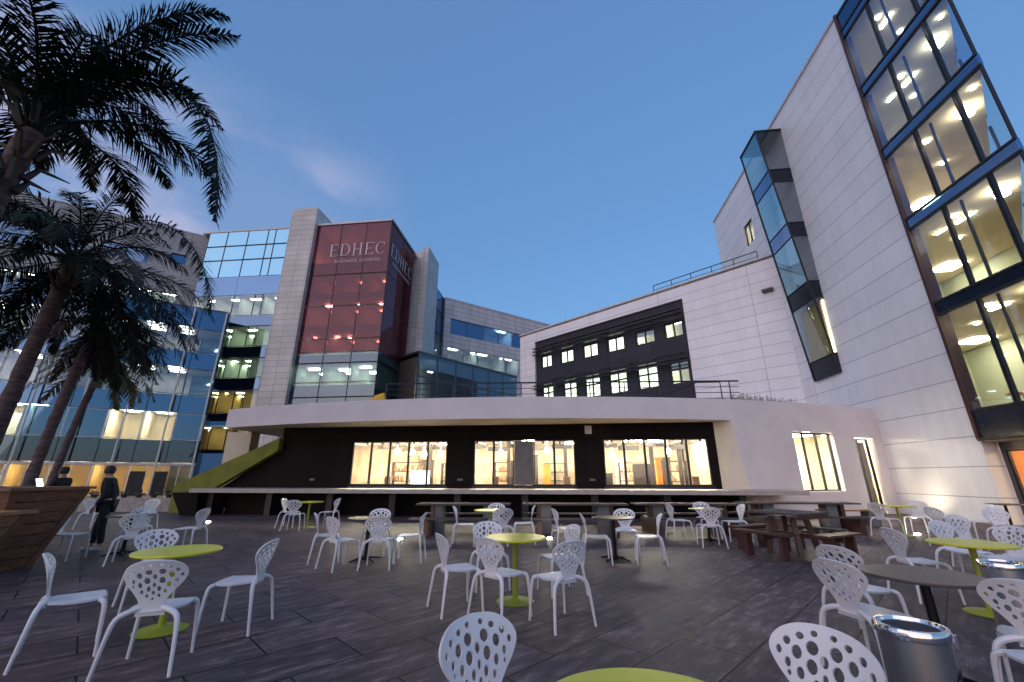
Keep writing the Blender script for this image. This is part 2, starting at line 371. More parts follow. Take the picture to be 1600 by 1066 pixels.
rx = N(nt, 'ShaderNodeMapRange'); rx.interpolation_type = 'SMOOTHSTEP'; rx.inputs[1].default_value = -.20; rx.inputs[2].default_value = -.45; rx.inputs[3].default_value = 0; rx.inputs[4].default_value = 1
nt.links.new(sx.outputs[0], rx.inputs[0])
rz = N(nt, 'ShaderNodeMapRange'); rz.interpolation_type = 'SMOOTHSTEP'; rz.inputs[1].default_value = .70; rz.inputs[2].default_value = .52; rz.inputs[3].default_value = 0; rz.inputs[4].default_value = 1
nt.links.new(sx.outputs[2], rz.inputs[0])
mu = N(nt, 'ShaderNodeMath', operation='MULTIPLY'); mu2 = N(nt, 'ShaderNodeMath', operation='MULTIPLY')
nt.links.new(rc.outputs[0], mu.inputs[0]); nt.links.new(rx.outputs[0], mu.inputs[1]); nt.links.new(mu.outputs[0], mu2.inputs[0]); nt.links.new(rz.outputs[0], mu2.inputs[1])
mxs = N(nt, 'ShaderNodeMix', data_type='RGBA'); mxs.inputs[7].default_value = (.78,.74,1.0,1)
nt.links.new(mu2.outputs[0], mxs.inputs[0]); fl_ = N(nt, 'ShaderNodeMix', data_type='RGBA'); fl_.inputs[0].default_value = .72; fl_.inputs[7].default_value = (.160,.335,.70,1)
nt.links.new(sk.outputs[0], fl_.inputs[6]); nt.links.new(fl_.outputs[2], mxs.inputs[6]); nt.links.new(mxs.outputs[2], bg.inputs[0])
bg.inputs[1].default_value = .135
sun = bpy.data.lights.new('sun', 'SUN'); sun.energy = .26; sun.angle = R(95); sun.color = (1,.79,.74)
so = bpy.data.objects.new('sun', sun); C.objects.link(so)
def aim_sun(el, rot):
    d = Vector((math.sin(R(rot))*math.cos(R(el)), math.cos(R(rot))*math.cos(R(el)), math.sin(R(el))))
    so.rotation_euler = (-d).to_track_quat('-Z','Y').to_euler()
aim_sun(SUN_EL+15, SUN_ROT)
sc.view_settings.view_transform = 'Standard'; sc.view_settings.look = 'None'; sc.view_settings.gamma = 1; sc.view_settings.exposure = 2.5
sc.render.engine = 'CYCLES'
cy = sc.cycles; cy.use_denoising = True; cy.max_bounces = 6; cy.diffuse_bounces = 3; cy.glossy_bounces = 3; cy.transparent_max_bounces = 16
cy.sample_clamp_indirect = 4; cy.sample_clamp_direct = 0; cy.caustics_reflective = False; cy.caustics_refractive = False
try: cy.use_light_tree = True
except Exception: pass

# ------------------------------------------------------------------ ground
g = MB(); g.face([(-700,-700,0),(700,-700,0),(700,700,0),(-700,700,0)])
structure(g.build('ground', 'paving'))

# ================================================================== SETTING : buildings
def frame_of(P, d):     # facade frame: local x along d, outward -y
    return (P[0], P[1], 0), math.atan2(d[1], d[0])

# ---- tall white building with the glass prow (right)
AZ = R(6.7)
TP = (18.0,31.8); TD = (-math.sin(AZ), -math.cos(AZ))
loc, rz_ = frame_of(TP, TD)
tall = thing('office_building', 'tall white panelled building with slanted glass bay and lit glass prow at right', 'building', loc, rz_)
m = MB()
wall_open(m, 0, 17.45, 0, 23, [(4.75,6.15,17.6,19.3)], .22)
m.face([(0,0,0),(0,0,23),(0,5.6,23),(0,5.6,0)])
m.face([(17.45,0,0),(17.45,.5,0),(17.45,.5,2.7),(17.45,0,2.7)])       # return beside the entrance
m.face([(0,5.6,0),(0,5.6,23),(12,5.6,23),(12,5.6,0)])
m.build('wall', 'white_panel', tall)
MB().box(-.06,17.42,-.07,.35,23.0,23.16).build('parapet_cap', 'white_metal', tall)
m = MB(); m.prism([(0,.3),(17.4,.3),(14,5.5),(0,5.5)], 22.7, 22.85); m.build('roof', 'grey_metal', tall)
# little window
room(tall, 4.0, 7.0, 17.2, 20.0, 3, 'room_cream', y0=.3); ceiling_light(tall, 5.4, 1.2, 19.9, .9, .5, 'lamp_white')
window(tall, 4.75, 17.6, 1.4, 1.7, 'glass_clear', y=.14, t=.08, vert=(.7,))
# prow floors
SL = [3.0, 7.25, 10.9, 14.4, 17.9, 21.5]
XE, XL = 21.85, 17.45
e2 = Vector((-.728,.685))
def prow(k): return (XE + e2.x*k, e2.y*k)
for i, z in enumerate(SL):
    th = .42 if i else .95
    pk = prow(8)
    poly = [(10.,.28),(XL,.28),(XL,-.02),(XE,-.02),(pk[0],pk[1]),(10,pk[1])]
    zz = z + (.0 if i else -.3)
    m = MB(); m.m = 0; m.prism([(10,.32),(XL+.02,.32),(XL+.02,.05),(XE-.12,.05),(prow(7.9)[0]-.1,prow(7.9)[1]),(10,prow(7.9)[1])], zz, zz+th)
    m.build('floor_slab', 'room_cream', tall)
    m = MB(); m.box(XL+.02, XE, -.05, .04, zz-.02, zz+th+.02)
    a = prow(.02); b = prow(8)
    m.face([(a[0],a[1],zz),(b[0],b[1],zz),(b[0],b[1],zz+th),(a[0],a[1],zz+th)])
    o = m.build('spandrel', 'glass_blue' if i > 1 else 'spandrel_dark', tall)
    f = MB(); f.box(XL, XE+.02, -.09, -.05, zz-.06, zz+.02).box(XL, XE+.02, -.09, -.05, zz+th-.02, zz+th+.06)
    f.build('rail', 'dark_metal', o)
MB().prism([(10,.3),(XL,.3),(XL,0),(XE-.05,0),prow(7.9),(10,prow(7.9)[1])], 22.9, 23.1).build('roof', 'dark_metal', tall)
VX = [XL, 19.08, 20.8, XE]
zs_ = [(4.0-.35,7.23),(7.69,10.88),(11.34,14.38),(14.84,17.88),(18.34,21.48),(21.94,22.9)]
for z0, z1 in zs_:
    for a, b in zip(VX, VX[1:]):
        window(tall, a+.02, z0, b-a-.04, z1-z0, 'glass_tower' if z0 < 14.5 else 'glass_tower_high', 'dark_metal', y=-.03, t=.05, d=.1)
    p0, p1, p2 = prow(.05), prow(4), prow(7.95)
    for q0, q1 in ((p0,p1),(p1,p2)):
        m = MB(); m.face([(q0[0],q0[1],z0),(q1[0],q1[1],z0),(q1[0],q1[1],z1),(q0[0],q0[1],z1)]); o = m.build('window', 'glass_tower', tall)
        f = MB(); f.tube([(q1[0],q1[1],z0),(q1[0],q1[1],z1)], .05, 4); f.build('frame', 'dark_metal', o)
    m = MB(); m.m = 0
    m.face([(12,5.4,z0-.5),(16,5.4,z0-.5),(16,5.4,z1+.05),(12,5.4,z1+.05)])
    m.face([(12,.35,z0-.5),(12,5.4,z0-.5),(12,5.4,z1),(12,.35,z1)])
    m.face([(12,.34,z0),(17.4,.34,z0),(17.4,.34,z1),(12,.34,z1)])
    m.build('room', 'room_green' if z0 < 8 else 'room_cream', tall)
m = MB(); m.box(XL-.02, XL+.1, -.1, .3, 2.7, 23.1); m.build('corner_post', 'wood_dark', tall)
for k, zc in enumerate([7.25,10.9,14.4,17.9,21.5]):
    mat = 'lamp_tower'
    ceiling_light(tall, 19.9, 1.1, zc-.0, .40, .40, mat, True, .22)
    ceiling_light(tall, 18.4, .9, zc, .2, .2, mat, True, .02)
    if k != 1: ceiling_light(tall, 20.9, .5, zc, .15, .15, mat, True, .02)
    if k != 2: ceiling_light(tall, 18.2, 1.4, zc, .7, .07, mat, False, .04)
    
    if k % 2: ceiling_light(tall, 17.3, 1.3, zc, .45, .06, mat, False, .03)
    ceiling_light(tall, 16.4+.3*k, 2.2+.2*(k%3), zc, .18, .18, mat, True, .02); ceiling_light(tall, 14.0, 4.2, zc, .9, .9, mat, False, .03)
for z0, z1 in ((3.9,7.25),(7.6,10.9),(11.3,14.4),(14.8,17.9),(18.3,21.5)):
    m = MB(); m.tube([(19.35,.35,z0),(19.35,.35,z1)], .05, 10); m.build('column', 'dark_metal', tall, True)
# entrance recess under the prow
m = MB(); m.m = 0
wall_open(m, 17.46, 24, 0, 2.68, [(17.6,23.4,0.0,2.35)], .12, .5); m.build('entrance_wall', 'grey_metal', tall)
for k in range(4):
    window(tall, 17.6+k*1.45, 0.02, 1.45, 2.32, 'glass_clear', 'dark_metal', y=.56, t=.05, vert=() if k else (.72,))
m = MB(); m.m = 0; m.face([(17.5,4.2,0),(24,4.2,0),(24,4.2,2.6),(17.5,4.2,2.6)]); m.face([(17.5,.7,0),(17.5,4.2,0),(17.5,4.2,2.6),(17.5,.7,2.6)])
m.m = 1; m.face([(17.5,.65,.02),(24,.65,.02),(24,4.2,.02),(17.5,4.2,.02)]); m.m = 2; m.face([(17.5,.65,2.6),(17.5,4.2,2.6),(24,4.2,2.6),(24,.65,2.6)])
m.build('lobby', ['orange_wall','room_floor','room_warm'], tall)
MB().box(19.4,19.9,3.6,3.9,.02,1.9).box(19.3,20.0,3.5,4.0,1.9,2.0).build('lobby_cabinet', 'furniture_dark', tall)
for x, y in ((18.3,2.2),(19.8,2.6),(21.4,2.2)): ceiling_light(tall, x, y, 2.58, .9, .3, 'lamp_orange')
MB().box(17.5, 21.9, 0.05, .48, 2.60, 2.66).build('soffit', 'soffit', tall)
# slanted glass bay on the white wall
zb, zt = 6.5, 21.9
def pr(z): return .10 + (z-zb)*.0905
X0, X1 = 9.35, 11.55      # far and near edges along the wall
bay_levels = [6.5,7.5,10.6,11.6,14.4,15.3,18.1,19.0,21.9]
bay = MB()
for i in range(len(bay_levels)-1):
    a, b = bay_levels[i], bay_levels[i+1]; band = (b-a) < 1.2 or i == 0
    g_ = 'spandrel_dark' if band and i < 3 else ('glass_blue' if band else ('glass_clear' if i == 1 else 'glass_bay'))
    if i == 1: g_ = 'glass_lower'
    p = MB(); p.face([(X0,-pr(a),a),(X1,-pr(a),a),(X1,-pr(b),b),(X0,-pr(b),b)])
    o = p.build('window', g_, tall)
    f = MB()
    for zz in (a, b): f.tube([(X0,-pr(zz)-.01,zz),(X1,-pr(zz)-.01,zz)], .035, 4)
    for xx in (X0, X1): f.tube([(xx,-pr(a)-.01,a),(xx,-pr(b)-.01,b)], .05, 4)
    f.build('frame', 'dark_metal', o)
    p = MB(); p.face([(X0,0,a),(X0,-pr(a),a),(X0,-pr(b),b),(X0,0,b)]); p.build('window', 'glass_baydark', tall)
    p = MB(); p.face([(X1,-pr(a),a),(X1,0,a),(X1,0,b),(X1,-pr(b),b)])
    o = p.build('window', 'spandrel_dark' if band else 'glass_baydark', tall)
    f = MB(); f.tube([(X1+.01,-pr(b),b),(X1+.01,0,b)], .035, 4); f.build('frame', 'dark_metal', o)
m = MB(); m.box(X0-.05, X1+.05, -pr(zt)-.06, .0, zt, zt+.09); m.build('bay_cap', 'dark_metal', tall)
m = MB(); m.face([(X0,-pr(zb),zb),(X0,-.002,zb),(X1,-.002,zb),(X1,-pr(zb),zb)]); m.build('bay_foot', 'dark_metal', tall)
m = MB(); m.tube([(X1-.12,-.012,7.6),(X1-.12,-.012,10.5)], .06, 6); m.build('strip_light', 'lamp_warm', tall)
m = MB(); m.box(X0+.05, X1-.3, -.05, -.01, 7.55, 10.55); m.build('bay_back', 'room_warm', tall)

# ---- wing with the dark louvred window panel
WP = (2.45,38.9); WD = (.70,-.714)
loc, rz_ = frame_of(WP, WD)
wing = thing('office_wing', 'lower white wing with a dark louvred panel of lit windows behind the terrace roof', 'building', loc, rz_)
up = [(1.03,1.35),(3.5,1.55),(6.1,1.6),(8.65,1.65),(11.3,1.7),(13.65,1.5)]
lo = [(1.1,1.4),(3.7,1.5),(6.1,1.6),(8.6,1.7),(11.2,1.75),(13.7,1.5)]
ops = [(c-w_/2, c+w_/2, 11.35, 12.6) for c, w_ in up] + [(c-w_/2, c+w_/2, 7.8, 9.6) for c, w_ in lo]
m = MB(); wall_open(m, -.3, 14.65, 0, 14.15, ops, .2, .18); m.build('dark_panel', 'dark_slats', wing)
m = MB(); wall_open(m, -2.3, 24, 0, 15.25, [(-.3,14.65,-1,14.15)], .18)
m.face([(-2.3,0,0),(-2.3,0,15.25),(-2.3,12,15.25),(-2.3,12,0)])
m.build('wall', 'wing_panel', wing)
MB().box(-2.3, 21, .0, 12, 15.1, 15.24).build('roof', 'grey_metal', wing)
MB().box(-2.35, 20.8, -.08, .3, 15.25, 15.38).build('parapet_cap', 'white_metal', wing)
for zf in (10.9, 7.3):
    room(wing, -.2, 14.6, zf, zf+2.9, 4.5, 'room_cream', y0=.5, parts=(2.3,4.9,7.4,10.,12.5))
for k, (c, w_) in enumerate(up+lo):
    upr = k < 6; z0, h = (11.35,1.25) if upr else (7.8,1.8)
    window(wing, c-w_/2, z0, w_, h, 'glass_lower', 'dark_metal', y=.3, t=.13, vert=(w_/2,), hor=() if upr else (1.15,))
    dim = k in (4,5,11)
    ceiling_light(wing, c+.1, 1.5, z0+h+.55 if upr else z0+h+.55, 1.5, .9, 'lamp_white' if not dim else 'lamp_cool', hang=.1)
    m = MB(); m.box(c-w_/2+.05, c+w_/2-.05, .42, .44, z0 + h*(.12 if not dim else .6), z0+h-.03); 
    if not (k in (5,)): m.build('roller_blind', 'blind_glow' if not dim else 'room_green', wing)  # blinds emit by themselves in place of light shining through
for z_ in (13.3, 13.0, 12.65, 9.95, 9.6, 9.3):
    m = MB(); m.box(-.3, 14.6, -.42, -.14, z_, z_+.05); 
    for xb in range(0, 15, 2): m.box(xb, xb+.04, -.14, .18, z_+.005, z_+.045)
    m.build('louvre', 'rail_metal', wing)
# roof handrail of the wing
hr = thing('roof_handrail', 'dark handrail along the roof edge of the white wing', 'railing', (WP[0]+WD[0]*12, WP[1]+WD[1]*12, 15.25), rz_)
m = MB(); m.tube([(.3,.5,.9),(7.9,.5,.9)], .035, 6).tube([(.3,.5,.5),(7.9,.5,.5)], .02, 6); m.build('rail', 'rail_metal', hr)
for k in range(6):
    m = MB(); m.tube([(.3+k*1.52,.5,0),(.3+k*1.52,.5,.9)], .03, 6); m.build('post', 'rail_metal', hr)
wl = thing('wall_lamp', 'small wedge lamp high on the white wing beside the glass bay', 'lamp', (0,0,0), 0)
wl.location = (WP[0]+WD[0]*20.2, WP[1]+WD[1]*20.2, 12.9); wl.rotation_euler = (0,0,rz_)
MB().hexa([(-.3,-.4,0),(.3,-.4,0),(.3,0,-.12),(-.3,0,-.12),(-.3,-.4,.08),(.3,-.4,.08),(.3,0,.2),(-.3,0,.2)]).build('housing', 'grey_metal', wl)

# ---- tower block with the red glass
RP = (-13.07,38.9); fd = Vector((math.cos(AZ), -math.sin(AZ)))
O = (RP[0]-12*fd.x, RP[1]-12*fd.y)
loc, rz_ = frame_of(O, fd)
tower = thing('glass_tower', 'stone tower with red glass corner carrying the school name in white letters', 'building', loc, rz_)
def pier(x0, x1, y0, y1, z1, mat='stone_panel'):
    return MB().box(x0, x1, y0, y1, 0, z1).build('stone_pier', mat, tower)
pier(.45, 3.4, -.55, 3.2, 30.1)
pier(11.35, 13.1, 8.2, 11.0, 28.9)
pier(13.1, 13.9, 6.9, 11.3, 28.8)
MB().box(3.4, 12.0, .25, 12, 28.0, 28.3).build('roof', 'white_metal', tower)
MB().box(3.35, 12.12, -.12, .02, 28.0, 28.22).box(12.02,12.14,-.12,7.4,28.0,28.22).build('parapet_cap', 'white_metal', tower)
fl = [8.9-3.45*2, 8.9-3.45, 9.3, 12.75, 16.3, 19.9, 23.5]
# red front glass: three bays, by storey ; clear storeys below
rows = [(5.2,8.7,'glass_lower'),(8.75,10.15,'glass_dark'),(10.2,12.1,'glass_dark'),(12.15,13.2,'glass_dark'),(13.25,14.6,'glass_red'),(14.65,18.2,'glass_red'),(18.25,21.8,'glass_red'),(21.85,28.0,'glass_red')]
bx = [3.4,6.3,9.2,12.0]
for z0, z1, gm in rows:
    for a, b in zip(bx, bx[1:]):
        window(tower, a, z0, b-a, z1-z0, gm, 'dark_metal', y=0, t=.035, d=.06)
for z0, z1, gm in rows:
    for a, b in ((0,3.5),(3.55,7.0)):
        o = MB().box(11.985, 12.0, a+.02, b, z0, z1).build('window', gm if gm != 'glass_lower' else 'glass_dark', tower)
        f = MB().box(12.0,12.03,a+.02,a+.07,z0,z1).box(12.0,12.03,a+.07,b,z0,z0+.05).build('frame', 'dark_metal', o)
for k, (z0, z1) in enumerate(((9.6,12.0),(12.5,15.5),(16.1,19.1),(19.7,22.7),(23.2,27.8))):
    room(tower, 3.45, 11.9, z0, z1, 6.6, 'room_green' if k == 0 else 'room_grey', y0=.3, parts=(6.3,9.2) if k != 4 else ())
m = MB()
for z in (8.3,8.9,9.4,12.05,12.5,15.6,19.2,22.8): m.box(3.45,11.95,.12,.28,z-.05,z+.5)
m.build('floor_edge', 'dark_metal', tower)
for x, z, w_ in ((4.4,23.3,1.0),(7.2,23.3,.2),(10.4,23.3,.3),(5.2,18.9,.7),(8.5,19.0,.2),(11.,18.9,.3),(7.9,15.3,.25),(4.1,15.4,.2),(6.6,15.4,.4)):
    ceiling_light(tower, x, 1.6, z, w_, .4, 'lamp_strong' if w_ > .9 else 'lamp_white')
for zq in (15.4,19.0,22.6):
    for x in (4.9,7.8,10.6): ceiling_light(tower, x, 3.6, zq, 1.2, .3, 'lamp_warm')
for x in (4.6,7.6,10.2):
    ceiling_light(tower, x, 1.2+.5*(x%2), 11.9, 1.1, .35, 'lamp_cool')
    ceiling_light(tower, x, 3.6, 11.9, 1.1, .35, 'lamp_cool')
# lettering
def bar(mb, x0, x1, z0, z1): mb.box(x0, x1, -.03, 0, z0, z1)
def arc(mb, cx, cz, rx_, rz__, a0, a1, t0=.05, t1=.16, n=14):
    for i in range(n):
        a, b = R(a0+(a1-a0)*i/n), R(a0+(a1-a0)*(i+1)/n)
        def P(an, o_):
            t = t0 + (t1-t0)*abs(math.cos(an)); k = 1 if o_ else 0
            return (cx + (rx_ - (0 if o_ else t))*math.cos(an), cz + (rz__ - (0 if o_ else t*.6))*math.sin(an))
        p = [P(a,1), P(b,1), P(b,0), P(a,0)]
        mb.sweep(p, -.03, 0)
def letters(text, h, adv, x=0.):
    out_ = []; t = h*.095; th = h*.045; s_ = h*.08
    for ch in text:
        w_ = h*.62; m = MB()
        if ch in 'EDHBLF': bar(m, x+s_, x+s_+t, 0, h); bar(m, x, x+2*s_+t, -.002, th*.7); bar(m, x, x+2*s_+t, h-th*.7, h+.002)
        if ch == 'E':
            for z in (0, h*.5-th/2, h-th): bar(m, x+s_+t, x+w_*(.82 if z == h*.5-th/2 else 1), z, z+th)
            bar(m, x+w_-.03, x+w_, th, h*.2); bar(m, x+w_-.03, x+w_, h*.8, h-th)
        elif ch == 'D':
            bar(m, x+s_+t, x+w_*.55, 0, th); bar(m, x+s_+t, x+w_*.55, h-th, h); arc(m, x+w_*.55, h/2, w_*.62, h/2, -90, 90, th, t); w_ *= 1.18
        elif ch == 'H':
            w_ *= 1.2; bar(m, x+w_-s_-t, x+w_-s_, 0, h); bar(m, x+w_-2*s_-t, x+w_, -.002, th*.7); bar(m, x+w_-2*s_-t, x+w_, h-th*.7, h+.002); bar(m, x+s_+t, x+w_-s_-t, h/2-th/2, h/2+th/2)
        elif ch == 'C':
            arc(m, x+w_*.62, h/2, w_*.62, h/2, 48, 312, th, t); bar(m, x+w_*.99, x+w_*1.04, h*.70, h*.93); w_ *= 1.1
        out_.append(m); x += w_ + adv
    return out_, x
def small_text(s, size, parent, loc, rot, name='lettering'):
    cu = bpy.data.curves.new(name, 'FONT'); cu.body = s; cu.size = size; cu.extrude = .01; cu.space_character = 1.25
    t = bpy.data.objects.new(name, cu); me = bpy.data.meshes.new_from_object(t); bpy.data.objects.remove(t)
    me.materials.clear(); me.materials.append(MATS['letter_white'])
    o = link(name, me, parent); o.location = loc; o.rotation_euler = rot; return o
m, wx = letters('EDHEC', 1.45, .26)
sc_ = 6.5/wx
for q in m:
    o = q.build('letter', 'letter_white', tower); o.location = (5.3, -.05, 24.0); o.scale = (sc_,1,1)
small_text('BUSINESS SCHOOL', .5, tower, (6.0,-.05,23.2), (R(90),0,0))
m, wx = letters('EDHEC', 1.45, .26)
for q in m:
    o = q.build('letter', 'letter_white', tower); o.location = (12.05, .35, 24.0); o.rotation_euler = (0,0,R(90)); o.scale = (sc_*.98,1,1)
small_text('BUSINESS SCHOOL', .5, tower, (12.06,1.0,23.2), (R(90),0,R(90)))
# blue glass return behind the tower, up to the stone block
bl = thing('glass_link', 'narrow dark blue glass link between stone pier and far stone block', 'building', (*(Vector(RP)+Vector((math.sin(AZ),math.cos(AZ)))*12.6),0), math.atan2(math.cos(AZ),math.sin(AZ)))
for k, (a, b) in enumerate(((0,4.45),(4.5,8.95))):
    for z0, z1, gm in ((0,14,'glass_dark'),(14.05,17.5,'glass_dark'),(17.55,21.4,'glass_dark'),(21.45,24.9,'glass_blue'),(24.95,28.0,'glass_blue')):
        window(bl, a, z0, b-a, z1-z0, gm, 'dark_metal', t=.05)
MB().box(0,9,.05,4,27.9,28.05).build('roof', 'white_metal', bl)
for z in (13.7,17.3,21.1,24.6): MB().box(0,9,.06,3.9,z,z+.4).build('floor_slab', 'room_floor', bl)
MB().box(0,9,3.9,4,0,28).build('wall', 'room_floor', bl)
ceiling_light(bl, 3.5, 1.5, 20.9, 1., .3, 'lamp_white')

# ---- far stone block with ribbon windows
DP = (-10.4,59.4); DD = Vector((.814,.581)).normalized()
loc, rz_ = frame_of(DP, DD)
far = thing('stone_block', 'far stone clad block with a blue ribbon window, between tower and white wing', 'building', loc, rz_)
m = MB(); wall_open(m, 0, 26, 0, 28, [(1.1,16.1,22.3,24.85),(.9,14.3,17.6,20.1)], .3)
m.face([(0,0,0),(0,0,28),(0,10,28),(0,10,0)])
m.build('wall', 'stone_small', far)
MB().box(-.05,26,-.06,10,28.0,28.15).build('roof', 'white_metal', far)
for z0, z1, x0, x1, gm in ((22.3,24.85,1.1,16.1,'glass_blue'),(17.6,20.1,.9,14.3,'glass_dark')):
    n = 5; w_ = (x1-x0)/n
    room(far, x0, x1, z0-.5, z1+.5, 5, 'room_grey', y0=.4, parts=(x0+w_*2,x0+w_*4))
    for k in range(n):
        window(far, x0+k*w_, z0, w_, z1-z0, gm, 'grey_metal', y=.2, t=.05)
for x, z, s in ((11.5,25.1,1.6),(1.9,20.4,2.2),(2.6,20.4,1.2),(6.0,20.4,.6),(7.6,20.4,2.),(12.,20.4,1.2),(13.2,20.4,.8)):
    ceiling_light(far, x, 1.4, z, s, .5, 'lamp_strong' if s>1.4 else 'lamp_white')
# glazed box in front of it
gb = thing('glass_pavilion', 'dark glazed box with steel mullions in front of the far stone block', 'building', (-9.9,42.2,0), math.atan2(11.7,10.5))
n = 6; wd = 15.7/n
room(gb, 0, 15.7, 0, 13.6, 5, 'room_floor', y0=.3, parts=(wd*4,), cm='room_floor')
for k in range(n):
    for z0, z1 in ((0,9.0),(9.0,11.5),(11.5,14.0)):
        window(gb, k*wd, z0, wd, z1-z0, 'glass_dark', 'grey_metal', t=.09, d=.14)
MB().box(-.1,15.8,-.1,5,14,14.2).build('roof', 'grey_metal', gb)
MB().box(wd*5+.1,15.6,1.2,1.3,6,11.4).build('screen_wall', 'room_warm', gb)
for x, z in ((1.2,8.2),(2.2,9.0),(3.2,8.6),(4.2,9.4),(5.1,8.9),(2.6,12.6),(15.,11.2)):
    ceiling_light(gb, x, 1.3, z, .55, .3, 'lamp_white')

# ---- glass office block left of the tower
BP = (-34.6,41.3); BD = Vector((.995,-.0995))
loc, rz_ = frame_of(BP, BD)
gl = thing('glass_block', 'glass office block with sky reflecting top storeys left of the tower', 'building', loc, rz_)
MB().box(-1.,11.6,.06,10,28.0,28.25).build('roof', 'white_metal', gl)
cols = [0,2.3,4.8,7.2,8.1,10.9]
for z0, z1 in ((22.2,24.3),(24.35,26.1),(26.15,28.0)):
    for a, b in zip(cols, cols[1:]):
        window(gl, a, z0, b-a, z1-z0, 'glass_sky', 'dark_metal', t=.04, d=.06)
for zt_, zb_, rm in ((20.0,17.6,'room_grey'),(16.4,14.2,'room_green'),(12.95,10.9,'room_green'),(9.6,7.4,'room_warm'),(6.1,3.9,'room_warm')):
    room(gl, .1, 10.9, zb_, zt_, 6, rm, y0=.25, parts=(2.4,5.2,8.0))
    for a, b in zip(cols, cols[1:]):
        window(gl, a, zb_, b-a, zt_-zb_, 'glass_lower', 'dark_metal', t=.04, d=.06)
    cmat = {'room_grey':'lamp_white','room_green':'lamp_cool','room_warm':'lamp_warm'}[rm]
    for x in (1.5,4.2,6.4,9.3):
        for y in (1.2,3.0): ceiling_light(gl, x+.4*(y>2)+(zt_%1), y, zt_, 1.1, .3, cmat)
for z0, z1 in ((20.05,22.15),(16.45,17.55),(13.0,14.15),(9.65,10.85),(6.15,7.35),(0,3.85)):
    for a, b in ((0,4.78),(4.82,10.9)):
        MB().box(a, b, -.02, .05, z0, z1).build('spandrel', 'glass_blue', gl)

# ---- left building : stone upper storey set back, curtain wall below
AD = Vector((.85,.527)).normalized()
loc, rz_ = frame_of((-35.3,42.3), AD)
ls = thing('stone_building', 'left stone clad building with ribbon windows behind the palms', 'building', loc, rz_)
m = MB(); wall_open(m, -34, 0, 0, 28, [(-8.6,-4.8,23.4,25.0),(-3.0,-1.6,24.1,25.2),(-24,-10.,22.6,25.0),(-9.5,-1.5,18.3,20.4),(-24,-11,17.5,20.0)], .3)
m.face([(0,0,0),(0,10,0),(0,10,28),(0,0,28)])
m.build('wall', 'stone_shaded', ls)
MB().box(-34,0.05,-.06,10,28.0,28.15).build('roof', 'white_metal', ls)
for (a, b, c, d), n in (((-8.6,-4.8,23.4,25.0),2),((-3.0,-1.6,24.1,25.2),1),((-24,-10.,22.6,25.0),5),((-9.5,-1.5,18.3,20.4),3),((-24,-11,17.5,20.0),5)):
    room(ls, a, b, c-.4, d+.5, 4, 'room_grey', y0=.4)
    for k in range(n): window(ls, a+(b-a)/n*k, c, (b-a)/n, d-c, 'glass_blue' if c > 20 else 'glass_lower', 'grey_metal', y=.2, t=.05)
for x, z in ((-6.2,20.8),(-4.4,20.8),(-2.5,20.8),(-13,20.4),(-15,20.4),(-18,20.4),(-14,25.4),(-8,20.8)):
    ceiling_light(ls, x, 1.3, z, 1.2, .35, 'lamp_strong')
loc, rz_ = frame_of((-27.9,38.0), AD)
lc = thing('curtain_wall_building', 'left curtain wall building with blue spandrels and lit rooms behind the palms', 'building', loc, rz_)
cw = [-22.6,-19.8,-17.,-14.2,-11.4,-9.0,-6.6,-4.3,-2.1,0]
vis = [(12.55,14.8,'glass_white','room_grey','lamp_white'),(8.5,10.9,'glass_white','room_grey','lamp_white'),(4.5,6.8,'glass_clear','room_cream','lamp_cafe'),(0.1,2.4,'glass_clear','room_warm','lamp_ground')]
for j, (z0, z1, gm, rm, lm) in enumerate(vis):
    room(lc, -22.5, -.05, z0-.1, z1+.25, 5, rm, y0=.3, parts=(-17,-11.4,-6.6) if j != 2 else (-14.2,-11.4,-6.6,-4.3,-2.1))
    for i, (a, b) in enumerate(zip(cw, cw[1:])):
        window(lc, a, z0, b-a, z1-z0, 'glass_blue' if j == 2 and i in (4,5,8) else gm, 'white_metal' if j > 1 else 'grey_metal', t=.05, d=.12, vert=((b-a)/2,) if j == 3 else ())
        if j == 2 and i not in (1,2,3,6,7): continue
        k = 3 if j < 2 else 2
        if j < 2 and i not in (2,3,5,6,7): continue
        for q in range(k):
            ceiling_light(lc, (a+b)/2, .7+1.1*q, z1+.2, 1.1, .2, lm)
for z0, z1, gm in ((14.85,16.7,'glass_blue'),(10.95,12.5,'glass_blue'),(6.85,8.45,'glass_blue'),(2.6,4.45,'glass_dark')):
    for a, b in zip(cw, cw[1:]):
        o = MB().box(a+.03, b-.03, .0, .03, z0, z1).build('spandrel', gm, lc)
    MB().box(-22.6, 0, .06, .1, z0, z1).build('spandrel_back', 'spandrel_dark', lc)
MB().box(-22.7,.06,-.12,-.02,2.42,2.58).build('canopy_rail', 'white_metal', lc)
m = MB(); m.box(-22.6,0,.0,4.6,16.72,16.9); m.build('roof', 'grey_metal', lc)
m = MB(); m.box(.0,.08,-.03,5,0,16.7); m.build('wall', 'spandrel_dark', lc)
for x in (-13.6,-11.0,-8.2,-5.4,-2.6,-.1):
    m = MB(); m.tube([(x,-.6,0),(x,-.6,16.6)], .07, 8); m.build('column', 'white_metal', lc, True)
m = MB()
for x in (-4.2,-2.7): m.box(x, x+1.0, -.06, -.03, .0, 1.9)
m.build('entrance_door', 'furniture_dark', lc)
for k, (x, wd_) in enumerate(((-12.6,1.2),(-9.9,.8))):
    m = MB(); m.box(x, x+wd_, 2, 2.1, 4.6, 6.3); m.build('wall_screen', 'room_green', lc)
ceiling_light(lc, -12.6, .9, 6.95, 1.4, .4, 'lamp_cool'); ceiling_light(lc, -11.2, .9, 6.95, 1.4, .4, 'lamp_cool')

